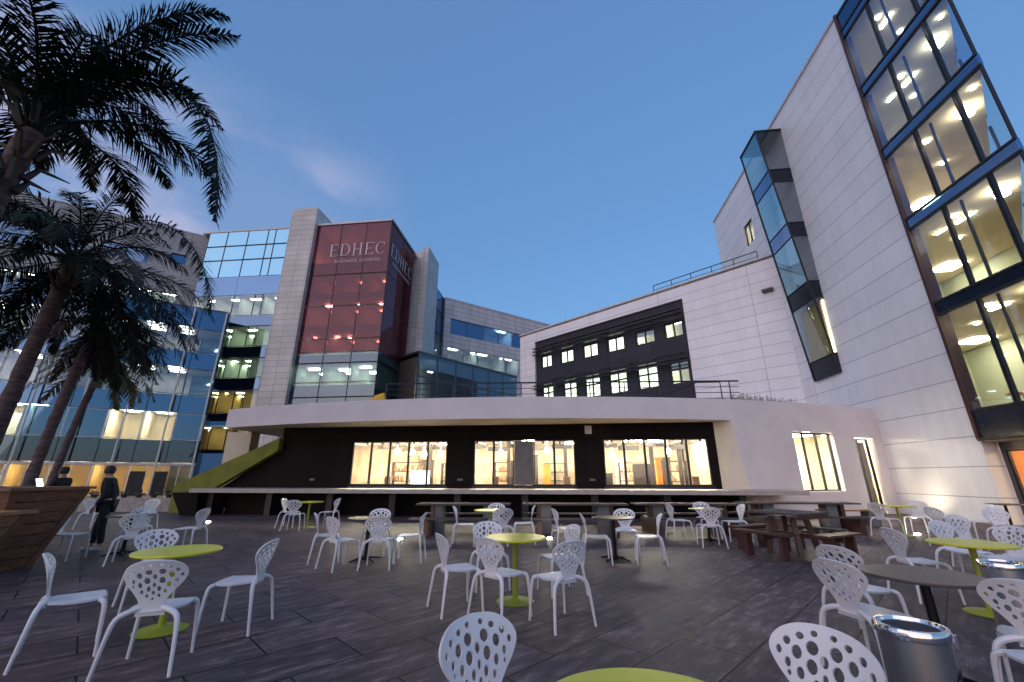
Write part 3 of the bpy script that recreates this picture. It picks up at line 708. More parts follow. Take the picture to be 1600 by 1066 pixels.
# ---- cafe pavilion
CP = Vector((8.15,17.0)); cd = Vector((math.cos(AZ),-math.sin(AZ)))
CO = CP - cd*22
cafe = thing('cafe_pavilion', 'low white cafe pavilion with curved roof band and lit windows in a dark wall', 'building', (CO.x,CO.y,0), math.atan2(cd.y,cd.x))
Mi = Matrix.Rotation(-math.atan2(cd.y,cd.x), 4, 'Z') @ Matrix.Translation((-CO.x,-CO.y,0))
def arcY(x): return 51.85 - math.sqrt(36*36-(x-2)**2)
def W2(x, y, z=0):
    v = Mi @ Vector((x,y,z)); return (v.x,v.y,v.z)
ZT, ZS = 4.43, 3.6
m = MB(); m.M = Mi
def band(xs, z0, z1, dy=0.):
    for a, b in zip(xs, xs[1:]):
        m.face([(a,arcY(a)+dy,z0),(b,arcY(b)+dy,z0),(b,arcY(b)+dy,z1),(a,arcY(a)+dy,z1)])
xsA = [-13.07+i*(8.6+13.07)/30 for i in range(31)]
band(xsA, ZS, ZT)
# right full-height wall with window and door openings
xw = [8.6 + (17.0-8.6)*i/42 for i in range(43)]
WX0, WX1, WZ0, WZ1 = 11.35, 13.45, .94, 3.22
DX0, DX1, DZ1 = 14.65, 15.85, 3.12
xw = sorted(set([round(v,3) for v in xw] + [WX0,WX1,DX0,DX1]))
for a, b in zip(xw, xw[1:]):
    c = (a+b)/2; a0 = a; lo_a = lo_b = 0
    segs = [(0,ZT)]
    if WX0 < c < WX1: segs = [(0,WZ0),(WZ1,ZT)]
    if DX0 < c < DX1: segs = [(DZ1,ZT)]
    for z0, z1 in segs:
        if a == 8.6 or abs(a-8.6) < 1e-6:
            m.face([(9.1,arcY(9.1),z0),(b,arcY(b),z0),(b,arcY(b),z1),(8.6,arcY(8.6),z1)]) if b > 9.1 else None
            continue
        if a < 9.1: 
            continue
        m.face([(a,arcY(a),z0),(b,arcY(b),z0),(b,arcY(b),z1),(a,arcY(a),z1)])
fb = min(v for v in xw if v >= 9.1)
m.face([(8.6,arcY(8.6),ZS),(8.6,arcY(8.6),ZT),(fb,arcY(fb),ZT),(fb,arcY(fb),0),(9.1,arcY(9.1)-.0,0)])
for (a, b, z0, z1, dd) in ((WX0,WX1,WZ0,WZ1,.35),(DX0,DX1,0,DZ1,.3)):
    ya, yb = arcY(a), arcY(b)
    m.face([(a,ya,z0),(a,ya+dd,z0),(a,ya+dd,z1),(a,ya,z1)]); m.face([(b,yb,z0),(b,yb,z1),(b,yb+dd,z1),(b,yb+dd,z0)])
    m.face([(a,ya,z0),(b,yb,z0),(b,yb+dd,z0),(a,ya+dd,z0)]); m.face([(a,ya,z1),(a,ya+dd,z1),(b,yb+dd,z1),(b,yb,z1)])
# roof end at left, roof top
m.face([(-13.07,arcY(-13.07),ZS),(-13.07,arcY(-13.07),ZT),(-10.8,25,ZT),(-10.8,25,ZS)])
xsT = [-13.07+i*(17+13.07)/40 for i in range(41)]
for a, b in zip(xsT, xsT[1:]): m.face([(a,arcY(a),ZT),(b,arcY(b),ZT),(b,26,ZT),(a,26,ZT)])
m.build('wall', 'render_white', cafe)
m = MB(); m.M = Mi
for a, b in zip(xsA, xsA[1:]):
    m.face([(a,arcY(a)+.01,ZS),(a,25,ZS),(b,25,ZS),(b,arcY(b)+.01,ZS)])
m.build('soffit', 'soffit', cafe)
# splayed cheek at the right end of the recess
m = MB(); m.M = Mi
i0 = CP; m.face([(8.6,arcY(8.6),ZS),(9.1,arcY(9.1),0),(i0.x,i0.y,0),(i0.x,i0.y,ZS)])
m.build('cheek_wall', 'cheek', cafe)
# dark wall (local frame) with three glazed groups
groups = [(6.75,11.0),(12.17,16.40),(17.57,21.68)]
m = MB(); ops = [(a,b,1.15,2.95) for a, b in groups]
wall_open(m, 3.35, 22, 0, ZS, ops, .14)
m.face([(3.35,0,0),(3.35,0,2.62),(.55,0,.86),(1.35,0,0)])
m.build('dark_wall', 'dark_cafe', cafe)
for gi, (a, b) in enumerate(groups):
    n = 5; wq = (b-a)/n
    for k in range(n):
        if gi == 1 and k == 2:
            o = MB().box(a+k*wq+.02, a+(k+1)*wq-.02, .05, .09, 1.17, 2.93).build('blind_panel', 'grey_metal', cafe); continue
        window(cafe, a+k*wq, 1.15, wq, 1.8, 'glass_cafe', 'dark_metal', y=.06, t=.045, d=.07)
    MB().box(a-.05,b+.05,-.06,.0,1.03,1.12).build('sill', 'dark_metal', cafe)
# interior
m = MB(); m.m = 0
m.face([(3.6,7,0),(22.5,7,0),(22.5,7,3.5),(3.6,7,3.5)]); m.face([(3.6,.2,0),(3.6,7,0),(3.6,7,3.5),(3.6,.2,3.5)]); m.face([(22.6,7,0),(22.6,.2,0),(22.6,.2,3.5),(22.6,7,3.5)])
m.m = 1; m.face([(3.6,.2,.02),(22.6,.2,.02),(22.6,7,.02),(3.6,7,.02)])
m.m = 2; m.face([(3.6,.2,3.45),(3.6,7,3.45),(22.6,7,3.45),(22.6,.2,3.45)])
m.build('room', ['room_cafe','room_floor','room_grey'], cafe)
for x in (5.,7.4,9.8,12.2,14.6,17.,19.4,21.8):
    for y in (1.5,4.2): ceiling_light(cafe, x, y, 3.3, 1.5, .35, 'lamp_cafe', hang=.02)
for x, y, z, w_ in ((10.75,.6,2.85,.5),(16.25,.6,2.85,.5),(18.9,.7,2.95,.9),(19.6,1.0,2.95,.8)):
    ceiling_light(cafe, x, y, z, w_, .3, 'lamp_strong', hang=0)
r2 = random.Random(3)
for (x0, x1, y) in ((7.3,9.0,3.2),(9.2,10.6,5.5),(12.4,13.4,4.0),(14.9,16.0,6.0),(18.8,20.2,5.2),(20.6,21.6,3.0)):
    m = MB(); h = 2.2
    m.box(x0,x0+.05,y,y+.35,0,h).box(x1-.05,x1,y,y+.35,0,h)
    for z in (.3,.8,1.25,1.7,2.15): m.box(x0+.05,x1-.05,y+.01,y+.34,z,z+.04)
    o = m.build('shelf', 'furniture_dark', cafe)
    m = MB(); x = x0+.1
    while x < x1-.15:
        for z in (.84,1.29,1.74):
            if r2.random() < .75: hh = r2.uniform(.12,.3); ww = r2.uniform(.05,.12); m.box(x, x+ww, y+.08, y+.25, z+.002, z+hh)
        x += r2.uniform(.13,.2)
    m.build('goods', 'furniture_tan', o)
for x, y, z in ((8.0,2.0,2.6),(8.6,2.4,2.55),(9.4,1.8,2.45),(10.,2.5,2.5),(13.0,2.2,2.5),(15.2,2.0,2.6),(18.2,2.6,2.4),(20.6,2.0,2.5)):
    m = MB(); m.lathe([(.02,.22),(.1,.16),(.15,.0),(.12,-.06)], 14, (x,y,z)); m.tube([(x,y,z+.2),(x,y,3.4)], .01, 4); m.build('pendant_lamp', 'lamp_warm', cafe, True)
MB().box(19.4,20.6,4.6,4.7,.0,2.1).build('inner_door', 'furniture_dark', cafe)
MB().box(8.9,9.6,1.6,2.2,.9,1.75).build('lit_display', 'lamp_screen', cafe)
m = MB()
for x in (7.9,12.8,14.0,21.2,15.9): m.box(x,x+.28,1.0,1.2,.0,1.5)
m.build('coat_stand', 'furniture_tan', cafe)
for k in range(14):
    x = 7 + k*1.05
    m = MB(); m.box(x,x+.95,2.0+.5*(k%3),2.12+.5*(k%3),2.78-.1*(k%2),2.98-.1*(k%2)); m.build('ceiling_baffle', 'furniture_dark', cafe)
for x0, x1, y, z0, z1, mt in ((7.0,7.6,6.2,.0,2.6,'furniture_tan'),(8.3,8.9,4.8,.0,2.3,'furniture_dark'),(9.9,10.5,3.8,.0,1.9,'steel'),(10.6,11.3,2.4,.8,1.5,'palm_warmlit'),(12.5,12.9,5.2,0,2.4,'furniture_tan'),
        (13.2,13.5,3.3,0,2.2,'furniture_dark'),(14.95,15.3,3.0,0,2.0,'orange_wall'),(16.5,17.0,5.0,0,2.6,'furniture_tan'),(17.8,18.3,4.0,0,1.6,'furniture_dark'),(18.7,19.2,6.0,.9,2.3,'letter_white'),
        (20.3,20.55,3.4,0,2.3,'orange_wall'),(21.0,21.5,5.6,0,2.4,'furniture_dark'),(14.2,14.5,6.2,0,2.6,'furniture_dark'),(9.3,9.55,5.9,0,2.7,'orange_wall')):
    MB().box(x0,x1,y,y+.3,z0+.03,z1).box(x0-.04,x1+.04,y-.04,y+.34,z1,z1+.05).build('cabinet', mt, cafe)
for x in (7.2,8.9,10.3,12.6,15.8,18.1,19.9,21.3):
    m = MB(); m.lathe([(.17,.74),(.18,.76)], 18, (x,1.1,0)); m.lathe([(.03,.02),(.03,.74)], 8, (x,1.1,0)); m.build('stool', 'furniture_dark', cafe, True)
for x in (7.6,9.9,12.7,15.7,18.6,20.7):
    MB().box(x,x+1.3,.7,.78,3.0,3.12).build('ceiling_track', 'furniture_dark', cafe)
for k in range(22):
    x = 6.4+k*.72
    m = MB(); m.box(x,x+.09,.5,1.9+.4*(k%3),2.86,2.98); m.build('ceiling_slat', 'furniture_dark', cafe)
for x in (9.35,13.25,15.95,19.9,21.15):
    m = MB(); m.box(x,x+.16,2.6,2.76,.02,3.4); m.build('column', 'furniture_dark', cafe)
# right hand window: lit room, three panes, and door
m = MB(); m.M = Mi
xa, xb = WX0-.3, WX1+2.6
m.m = 0; m.face([(xa,21.5,0),(xb,22.8,0),(xb,22.8,3.5),(xa,21.5,3.5)]); m.face([(xa,arcY(xa)+.4,0),(xa,21.5,0),(xa,21.5,3.5),(xa,arcY(xa)+.4,3.5)]); m.face([(xb,22.8,0),(xb,arcY(xb)+.4,0),(xb,arcY(xb)+.4,3.5),(xb,22.8,3.5)])
m.m = 1; m.face([(xa,arcY(xa)+.36,.03),(xb,arcY(xb)+.36,.03),(xb,22.8,.03),(xa,21.5,.03)])
m.m = 2; m.face([(xa,arcY(xa)+.36,3.45),(xa,21.5,3.45),(xb,22.8,3.45),(xb,arcY(xb)+.36,3.45)])
m.build('room', ['room_cream','room_floor','room_grey'], cafe)
def slanted(x0, x1, z0, z1, gm, fm, verts, nm, dd=.3):
    p0 = Vector(W2(x0, arcY(x0)+dd)); p1 = Vector(W2(x1, arcY(x1)+dd)); L_ = (p1-p0).length; a = math.atan2(p1.y-p0.y, p1.x-p0.x)
    o = MB().box(0,L_,0,.015,0,z1-z0).build(nm, gm, cafe); o.location = (p0.x,p0.y,z0); o.rotation_euler = (0,0,a)
    frame_mb(L_, z1-z0, .055, .09, [v*L_ for v in verts], (), -.04).build('frame', fm, o); return o
slanted(WX0, WX1, WZ0, WZ1, 'glass_cafe', 'dark_metal', (.33,.66), 'window')
d_ = slanted(DX0+.15, DX1-.1, .02, DZ1-.05, 'glass_clear', 'dark_metal', (.3,), 'door')
MB().tube([(.55,-.09,1.0),(.55,-.09,1.4)], .02, 6).build('handle', 'chrome', d_)
MB().box(.36,.95,.1,.14,.05,2.9).build('leaf', 'furniture_tan', d_)
for x, y in ((11.9,19.0),(12.9,19.2),(13.9,20.5),(15.4,20.2)):
    v = W2(x, y); ceiling_light(cafe, v[0], v[1], 3.4, .9, .5, 'lamp_strong' if x < 13.5 else 'lamp_cafe')
m = MB(); m.box(0,1.5,0,.04,0,.9); o = m.build('projector_screen', 'lamp_screen', cafe); v = W2(12.3,20.6); o.location = (v[0],v[1],1.3)
# small fittings on the dark wall
MB().box(16.85,17.13,-.1,-.002,3.18,3.5).build('wall_lamp', 'letter_white', cafe)
for x in (4.95,11.5,16.95): MB().box(x,x+.22,-.03,-.002,1.33,1.41).build('wall_vent', 'grey_metal', cafe)

# column and bright panel seen under the left end of the roof
pl = tag(MB().box(-.6,.6,-.35,.35,0,3.58).build('roof_column', 'soffit'), 'broad beige column under the left end of the cafe roof', 'column'); pl.location = (-13.5,21.3,0)
pw = tag(MB().box(-1.6,1.6,0,.2,0,3.58).build('stone_screen_wall', 'stone_panel'), 'pale stone wall glimpsed behind the lime ramp wall', 'wall'); pw.location = (-12.0,23.5,0); pw.rotation_euler = (0,0,-AZ)

# lime sloping wall
lm = MB(); lm.sweep([(3.45,3.12),(-1.2,1.12),(-1.2,0),(-.1,0),(.5,.86),(3.45,2.58)], -.34, -.05)
o = lm.build('lime_ramp_wall', 'lime_wall'); o.location = (CO.x,CO.y,0); o.rotation_euler = (0,0,math.atan2(cd.y,cd.x))
tag(o, 'sloping lime green wall at the left end of the dark cafe front', 'wall')

# counter in front of the dark wall
ct = thing('bar_counter', 'long pale stone counter running along the dark cafe front', 'counter', (CO.x,CO.y,0), math.atan2(cd.y,cd.x))
MB().box(.9,24.2,-1.75,-.1,.88,1.03).build('countertop', 'counter_stone', ct)
MB().box(1.6,22.6,-.5,-.3,0,.88).build('base_panel', 'dark_cafe', ct)
for k in range(9):
    MB().box(1.3+k*2.6,1.55+k*2.6,-1.2,-.5,0,.88).build('leg', 'dark_metal', ct)
st = tag(MB().hexa([(.5,-1.5,0),(1.2,-1.5,0),(1.2,-.12,0),(.5,-.12,0),(.0,-1.6,.87),(1.2,-1.6,.87),(1.2,-.12,.87),(.0,-.12,.87)]).build('plinth', 'dark_cafe'), 'dark leaning plinth at the left end of the long counter', 'plinth')
st.location = ct.location; st.rotation_euler = ct.rotation_euler

# roof terrace handrail, yellow bag, roof planting
th_ = thing('terrace_handrail', 'dark handrail on the roof terrace above the cafe', 'railing', (-5.6,18.2,ZT), 0)
xs_ = [i*1.5 for i in range(11)]
for z, r_ in ((1.0,.035),(.75,.015),(.5,.015),(.25,.015)):
    MB().tube([(0,0,z),(15.4,-.6,z)], r_, 6).build('rail', 'rail_metal', th_)
for x in xs_: MB().tube([(x,-.6*x/15.4,0),(x,-.6*x/15.4,1.0)], .025, 6).build('post', 'rail_metal', th_)
MB().tube([(11.4,-.5,.1),(13.6,-.55,.95),(14.6,-.6,.95),(14.6,-.6,0)], .03, 6).build('brace', 'rail_metal', th_)
yb = MB(); yb.hexa([(-.28,-.2,0),(.28,-.2,0),(.28,.2,0),(-.28,.2,0),(-.16,-.1,.3),(.2,-.1,.42),(.2,.1,.42),(-.16,.1,.3)]); yb.hexa([(-.55,-.12,0),(-.2,-.14,0),(-.2,.1,0),(-.55,.1,0),(-.4,-.05,.16),(-.25,-.06,.2),(-.25,.05,.2),(-.4,.05,.16)])
o = tag(yb.build('yellow_bag', 'yellow_fabric'), 'crumpled yellow bag lying on the cafe roof edge', 'bag'); o.location = (-5.6,17.35,ZT)
rs = random.Random(11)
for k in range(7):
    m = MB(); bx_, by_ = 9.6+k*.47, 17.6+.2*k
    for _ in range(26):
        a = rs.uniform(0,6.28); l = rs.uniform(.15,.5); t = rs.uniform(.1,.6); x = rs.uniform(-.3,.3); y = rs.uniform(-.3,.3)
        q = Vector((x+math.cos(a)*t*.3, y+math.sin(a)*t*.3, l)); m.tube([(x,y,0),tuple(q)], [.008,.003], 3, False)
        for _ in range(5):
            d = Vector((rs.uniform(-.06,.06),rs.uniform(-.06,.06),rs.uniform(-.02,.06))); s_ = Vector((x,y,0)).lerp(q, rs.uniform(.4,1)); n_ = d.orthogonal().normalized()*.02
            m.face([tuple(s_), tuple(s_+d*.5+n_), tuple(s_+d), tuple(s_+d*.5-n_)])
    o = m.build('roof_shrub', 'shrub_green'); o.location = (bx_,by_,ZT)
    tag(o, 'low sparse shrub growing along the right end of the cafe roof', 'shrub', 'shrubs on the cafe roof')

# low wall with flower pots at left
lw = tag(MB().box(0,5.6,0,.35,0,.58).build('low_wall', 'stone_wall'), 'low stone garden wall in front of the lit ground floor at left', 'wall'); lw.location = (-19.4,19.9,0)
for k in range(8):
    f = thing('flower_pot', 'small potted plant standing on the low stone wall', 'plant', (-19.0+k*.68,20.08,.58), 0, 'potted plants on the low wall')
    MB().lathe([(.09,0),(.12,.14)], 12).build('pot', 'soil', f)
    m = MB()
    for _ in range(30):
        d = Vector((rs.gauss(0,1),rs.gauss(0,1),abs(rs.gauss(0,1)))).normalized()*rs.uniform(.08,.24); n_ = d.orthogonal().normalized()*.03; s_ = Vector((0,0,.14))
        m.face([tuple(s_+d*.5), tuple(s_+d*.8+n_), tuple(s_+d*1.1), tuple(s_+d*.8-n_)])
    m.build('foliage', 'shrub_green', f)

# ================================================================== palms
def bez(P, n):
    out = []
    for i in range(n+1):
        t = i/n; q = [Vector(p) for p in P]
        while len(q) > 1: q = [q[j].lerp(q[j+1], t) for j in range(len(q)-1)]
        out.append(q[0])
    return out
def frond(mb, P, ll=.5, step=.045, rw=.022, r=None, droop=.35, wid=.030, plum=.5):
    pts = bez(P, 22); L = [0]
    for a, b in zip(pts, pts[1:]): L.append(L[-1]+(b-a).length)
    tot = L[-1]
    mb.tube(pts, [rw*(1-.8*i/22) for i in range(23)], 5, False)
    n = int(tot/step); up = Vector((0,0,1))
    for i in range(n):
        s = i*step
        if s < tot*.14: continue
        k = max(j for j in range(len(L)-1) if L[j] <= s); f = (s-L[k])/max(1e-6, L[k+1]-L[k])
        p = pts[k].lerp(pts[k+1], f); t = (pts[k+1]-pts[k]).normalized(); u = s/tot
        side = t.cross(up); side = side.normalized() if side.length > .05 else Vector((1,0,0)); nn = side.cross(t).normalized()
        env = math.sin(math.pi*min(1,(u-.08)/.92)**.75)**.6 * ll
        for sg in (-1,1):
            l = env*r.uniform(.75,1.1)
            if l < .05: l = .05+.1*r.random()
            ang = r.uniform(-plum,plum)
            d = (side*sg*math.cos(ang) + nn*math.sin(ang)*1. + t*(.55+.7*u)).normalized()
            m_ = p + d*l*.5 + Vector((0,0,-droop*l*.18)); e = p + d*l*.92 + Vector((0,0,-droop*l*r.uniform(.5,1.15)))
            wv = d.cross(nn if abs(d.dot(nn)) < .8 else t).normalized()*wid*.5
            a = mb.av([p-wv*.6, p+wv*.6, m_+wv, m_-wv, e])
            mb.f += [(a,a+1,a+2,a+3),(a+3,a+2,a+4)]; mb.mi += [mb.m]*2
def trunk_mb(path, rad):
    m = MB(); pts = bez(path, 26); n = len(pts)
    rr = [rad*(1.25-.35*min(1,i/8))*(1+.05*math.sin(i*2.1)+.09*(i%2)) for i in range(n)]
    m.tube(pts, rr, 14); return m
def palm(name_label, base, top, trad, fronds, ll, seed, n_rand, length, gmat='palm_green', dry=4, elev=(-.6,1.2), bend=(0,0), step=.045, azr=None, wid=.03):
    r = random.Random(seed)
    t = thing('palm_tree', name_label, 'palm tree', base)
    b = Vector(base); tp = Vector(top)-b
    trunk_mb([(0,0,0),(bend[0],bend[1],tp.z*.5),tuple(tp)], trad).build('trunk', 'trunk_bark', t, True)
    m = MB()
    for _ in range(16):     # old leaf bases round the top of the stem
        a = r.uniform(0,6.28); z = r.uniform(-.9,.1); d = Vector((math.cos(a),math.sin(a),0))
        q = tp + Vector((0,0,z)) + d*trad*.9
        m.tube([q, q+d*.12+Vector((0,0,.25)), q+d*r.uniform(.25,.5)+Vector((0,0,r.uniform(.2,.5)))], [.045,.03,.008], 5)
    m.build('leaf_bases', 'palm_dry', t)
    m = MB(); m.m = 0
    for P in fronds: frond(m, [Vector(p)-b for p in P], ll, step, r=r, plum=.8, wid=wid)
    for i in range(n_rand):
        a = (i*2.399+seed) % 6.283 if azr is None else r.uniform(*azr)
        el = r.uniform(*elev); ln = length*r.uniform(.8,1.1)
        h = Vector((math.cos(a),math.sin(a),0)); c_, s_ = math.cos(el), math.sin(el)
        p0 = tp + h*.08; p1 = p0 + (h*c_ + Vector((0,0,s_)))*ln*.38; p2 = p1 + (h*1.0 + Vector((0,0,s_*.5-.15)))*ln*.3
        p3 = p2 + (h*.5 + Vector((0,0,-.55-.3*(1-s_))))*ln*.42
        m.m = 0 if i >= dry else 1
        frond(m, [p0,p1,p2,p3], ll*(1 if i >= dry else .8), step, r=r, plum=.7, wid=wid)
    m.build('crown', [gmat, 'palm_dry'], t)
    return t
# near palm, its stem just inside the left edge of the picture
c1 = (-6.25,4.25,5.75)
palm('nearest tall palm with one long frond arching out over the terrace at top left', (-6.9,4.5,0), (-6.2,4.25,5.75), .125,
     [[c1,(-6.0,4.4,7.6),(-4.6,4.5,7.4),(-3.9,4.5,6.1),(-3.75,4.5,4.55)],
      [c1,(-6.0,4.5,7.6),(-5.0,4.6,8.2),(-4.2,4.6,7.9)],
      [c1,(-6.0,4.3,7.8),(-5.2,4.7,8.9),(-4.6,4.8,8.6)],
      [c1,(-6.3,4.8,7.5),(-5.7,5.4,8.2),(-5.2,5.9,7.4)],
      [c1,(-6.7,4.9,7.6),(-6.7,5.6,8.3),(-6.4,6.3,7.4)],
      [c1,(-6.5,4.6,7.1),(-6.2,5.4,7.5),(-5.7,6.1,6.6)],
      [c1,(-6.9,4.9,7.0),(-7.4,5.6,7.4),(-7.6,6.3,6.4)],
      [c1,(-6.9,4.6,6.7),(-7.5,5.0,6.7),(-8.0,5.4,5.7)]],
     .56, 3, 11, 3.0, dry=0, elev=(.75,1.4), step=.020, wid=.024)
palm('dark palm with a dense drooping crown in front of the left glass building', (-10.95,8.9,0), (-10.2,8.6,6.3), .15,
     [[(-10.2,8.6,6.5),(-9.6,8.7,8.0),(-8.0,8.8,7.9),(-7.1,8.8,6.2),(-6.9,8.8,5.0)]],
     .55, 5, 44, 3.1, dry=4, elev=(-.8,1.4), step=.032, wid=.028)
palm('middle palm whose leaning stem stands right of the dark palm', (-12.6,11.4,0), (-12.3,11.6,6.0), .13, [], .5, 9, 20, 2.4, gmat='palm_green', dry=3, elev=(-.7,1.2), step=.05, wid=.04)
palm('small palm with warm light coloured into its leaves beside the curtain wall building', (-15.4,14.6,0), (-15.0,14.8,5.75), .11, [], .45, 12, 36, 2.1, gmat='palm_warmlit', dry=5, elev=(-.8,1.2), step=.05, wid=.045)

# ================================================================== furniture
def catmull(P, n):
    P = [P[0]]+P+[P[-1]]; out = []
    for i in range(1, len(P)-2):
        p0,p1,p2,p3 = [Vector(q) for q in P[i-1:i+3]]
        for j in range(n):
            t = j/n; out.append(.5*((2*p1)+(-p0+p2)*t+(2*p0-5*p1+4*p2-p3)*t*t+(-p0+3*p1-3*p2+p3)*t**3))
    out.append(Vector(P[-1])); return out
def shell(outline, holes, fmap, th, grid=.035):
    """perforated sheet: 2-D outline with elliptical holes, triangulated, mapped to 3-D and given thickness"""
    vs = []; es = []; loops = []
    def loop(pts):
        n = len(vs); vs.extend([Vector((p[0],p[1])) for p in pts]); k = len(pts)
        es.extend([(n+i, n+(i+1)%k) for i in range(k)])
    loop(outline)
    for (cx, cy_, a, b) in holes: loop([(cx+a*math.cos(2*math.pi*i/10), cy_+b*math.sin(2*math.pi*i/10)) for i in range(10)])
    def inside(x, y):
        c = False; j = len(outline)-1
        for i in range(len(outline)):
            xi, yi = outline[i]; xj, yj = outline[j]
            if (yi > y) != (yj > y) and x < (xj-xi)*(y-yi)/(yj-yi)+xi: c = not c
            j = i
        return c
    def hole(x, y, k=1.): return any(((x-cx)/(a*k))**2+((y-c2)/(b*k))**2 < 1 for cx, c2, a, b in holes)
    x = -.3
    while x < .3:
        y = -.3
        while y < .5:
            if inside(x,y) and not hole(x,y,1.25): vs.append(Vector((x+.0003,y+.0002)))
            y += grid
        x += grid
    ov, oe, of, *_ = delaunay_2d_cdt(vs, es, [], 0, 1e-5)
    m = MB(); F = []
    for f in of:
        c = sum((ov[i] for i in f), Vector((0,0)))/len(f)
        if inside(c.x,c.y) and not hole(c.x,c.y,.97): F.append(tuple(f))
    top = []; bot = []
    for v in ov:
        p = Vector(fmap(v.x,v.y)); px = Vector(fmap(v.x+.002,v.y))-p; py = Vector(fmap(v.x,v.y+.002))-p
        n_ = px.cross(py).normalized(); top.append(p+n_*th/2); bot.append(p-n_*th/2)
    n = len(ov); m.v = [tuple(p) for p in top+bot]
    cnt = {}
    for f in F:
        if (ov[f[1]]-ov[f[0]]).cross(ov[f[2]]-ov[f[0]]) < 0: f = f[::-1]
        m.f.append(f); m.f.append(tuple(n+i for i in f[::-1])); m.mi += [0,0]
        for i in range(len(f)): cnt[(f[i],f[(i+1)%len(f)])] = 1
    for (a, b) in cnt:
        if (b,a) not in cnt: m.f.append((b,a,n+a,n+b)); m.mi.append(0)
    return m
bo = [(.105,-.02),(.088,.05),(.098,.10),(.14,.165),(.19,.225),(.222,.285),(.220,.335),(.180,.385),(.105,.418),(.0,.428)]
rt = [(p.x,p.y) for p in catmull([Vector((a,b,0)) for a,b in bo], 4)]
outl = rt + [(-x,y) for x,y in reversed(rt[:-1])]
hl = [(.04,.387,.016,.013),(.098,.367,.018,.015),(.152,.338,.016,.018),(.185,.296,.012,.018),
      (.048,.330,.027,.028),(.112,.300,.022,.028),(.150,.252,.013,.021),(.052,.258,.024,.030),(.100,.222,.017,.025),(.036,.190,.016,.025),(.082,.168,.013,.019),(.042,.135,.012,.017),(.146,.212,.009,.012)]
hl = hl + [(-x,y,a,b) for x,y,a,b in hl] + [(0,.288,.017,.024),(0,.222,.013,.022),(0,.158,.013,.019),(0,.108,.011,.014)]
def bmap(x, y):
    t = max(0,y)/.428
    return (x, -.175 - .03*t - .085*t*t + .9*x*x*t, .432 + y*.955)
back_me = shell(outl, hl, bmap, .013).mesh('backrest', 'chair_white', True)
so_ = []
for i in range(40):
    a = 2*math.pi*i/40; cx, sy = math.cos(a), math.sin(a); n_ = 3.6
    x = .205*abs(cx)**(2/n_)*(1 if cx >= 0 else -1); y = .205*abs(sy)**(2/n_)*(1 if sy >= 0 else -1)
    if y < 0: x *= 1 - .22*(-y/.205)
    so_.append((x, y+.01))
def smap(x, y): 
    e = max(abs(x)/.21, abs(y)/.215)
    return (x, y, .452 - .014*(1-e**2) - .018*max(0,e-.78)**1*4)
seat_me = shell(so_, [], smap, .018, .05).mesh('seat', 'chair_white', True)
def leg_me(sx, fr):
    m = MB()
    if fr: m.tube(catmull([Vector(p) for p in ((sx*.165,.165,.436),(sx*.195,.198,.425),(sx*.212,.215,.385),(sx*.225,.226,.25),(sx*.238,.238,0))],3), [.014,.020,.021,.021,.0205,.020,.0195,.018,.017,.016,.015,.014,.0135], 8)
    else: m.tube(catmull([Vector(p) for p in ((sx*.075,-.175,.47),(sx*.14,-.195,.452),(sx*.205,-.215,.41),(sx*.232,-.235,.30),(sx*.262,-.275,0))],3), [.016,.019,.021,.022,.022,.0215,.021,.020,.019,.017,.016,.0145,.0135], 8)
    return m.mesh('leg', 'chair_white', True)
legs_me = [leg_me(s, f) for f in (1,0) for s in (-1,1)]
def make_chair(x, y, az, label, group):
    t = thing('perforated_chair', label, 'chair', (x,y,0), R(-az), group)
    link('backrest', back_me, t); link('seat', seat_me, t)
    for l in legs_me: link('leg', l, t)
    return t
GC = 'white perforated chairs on the terrace'
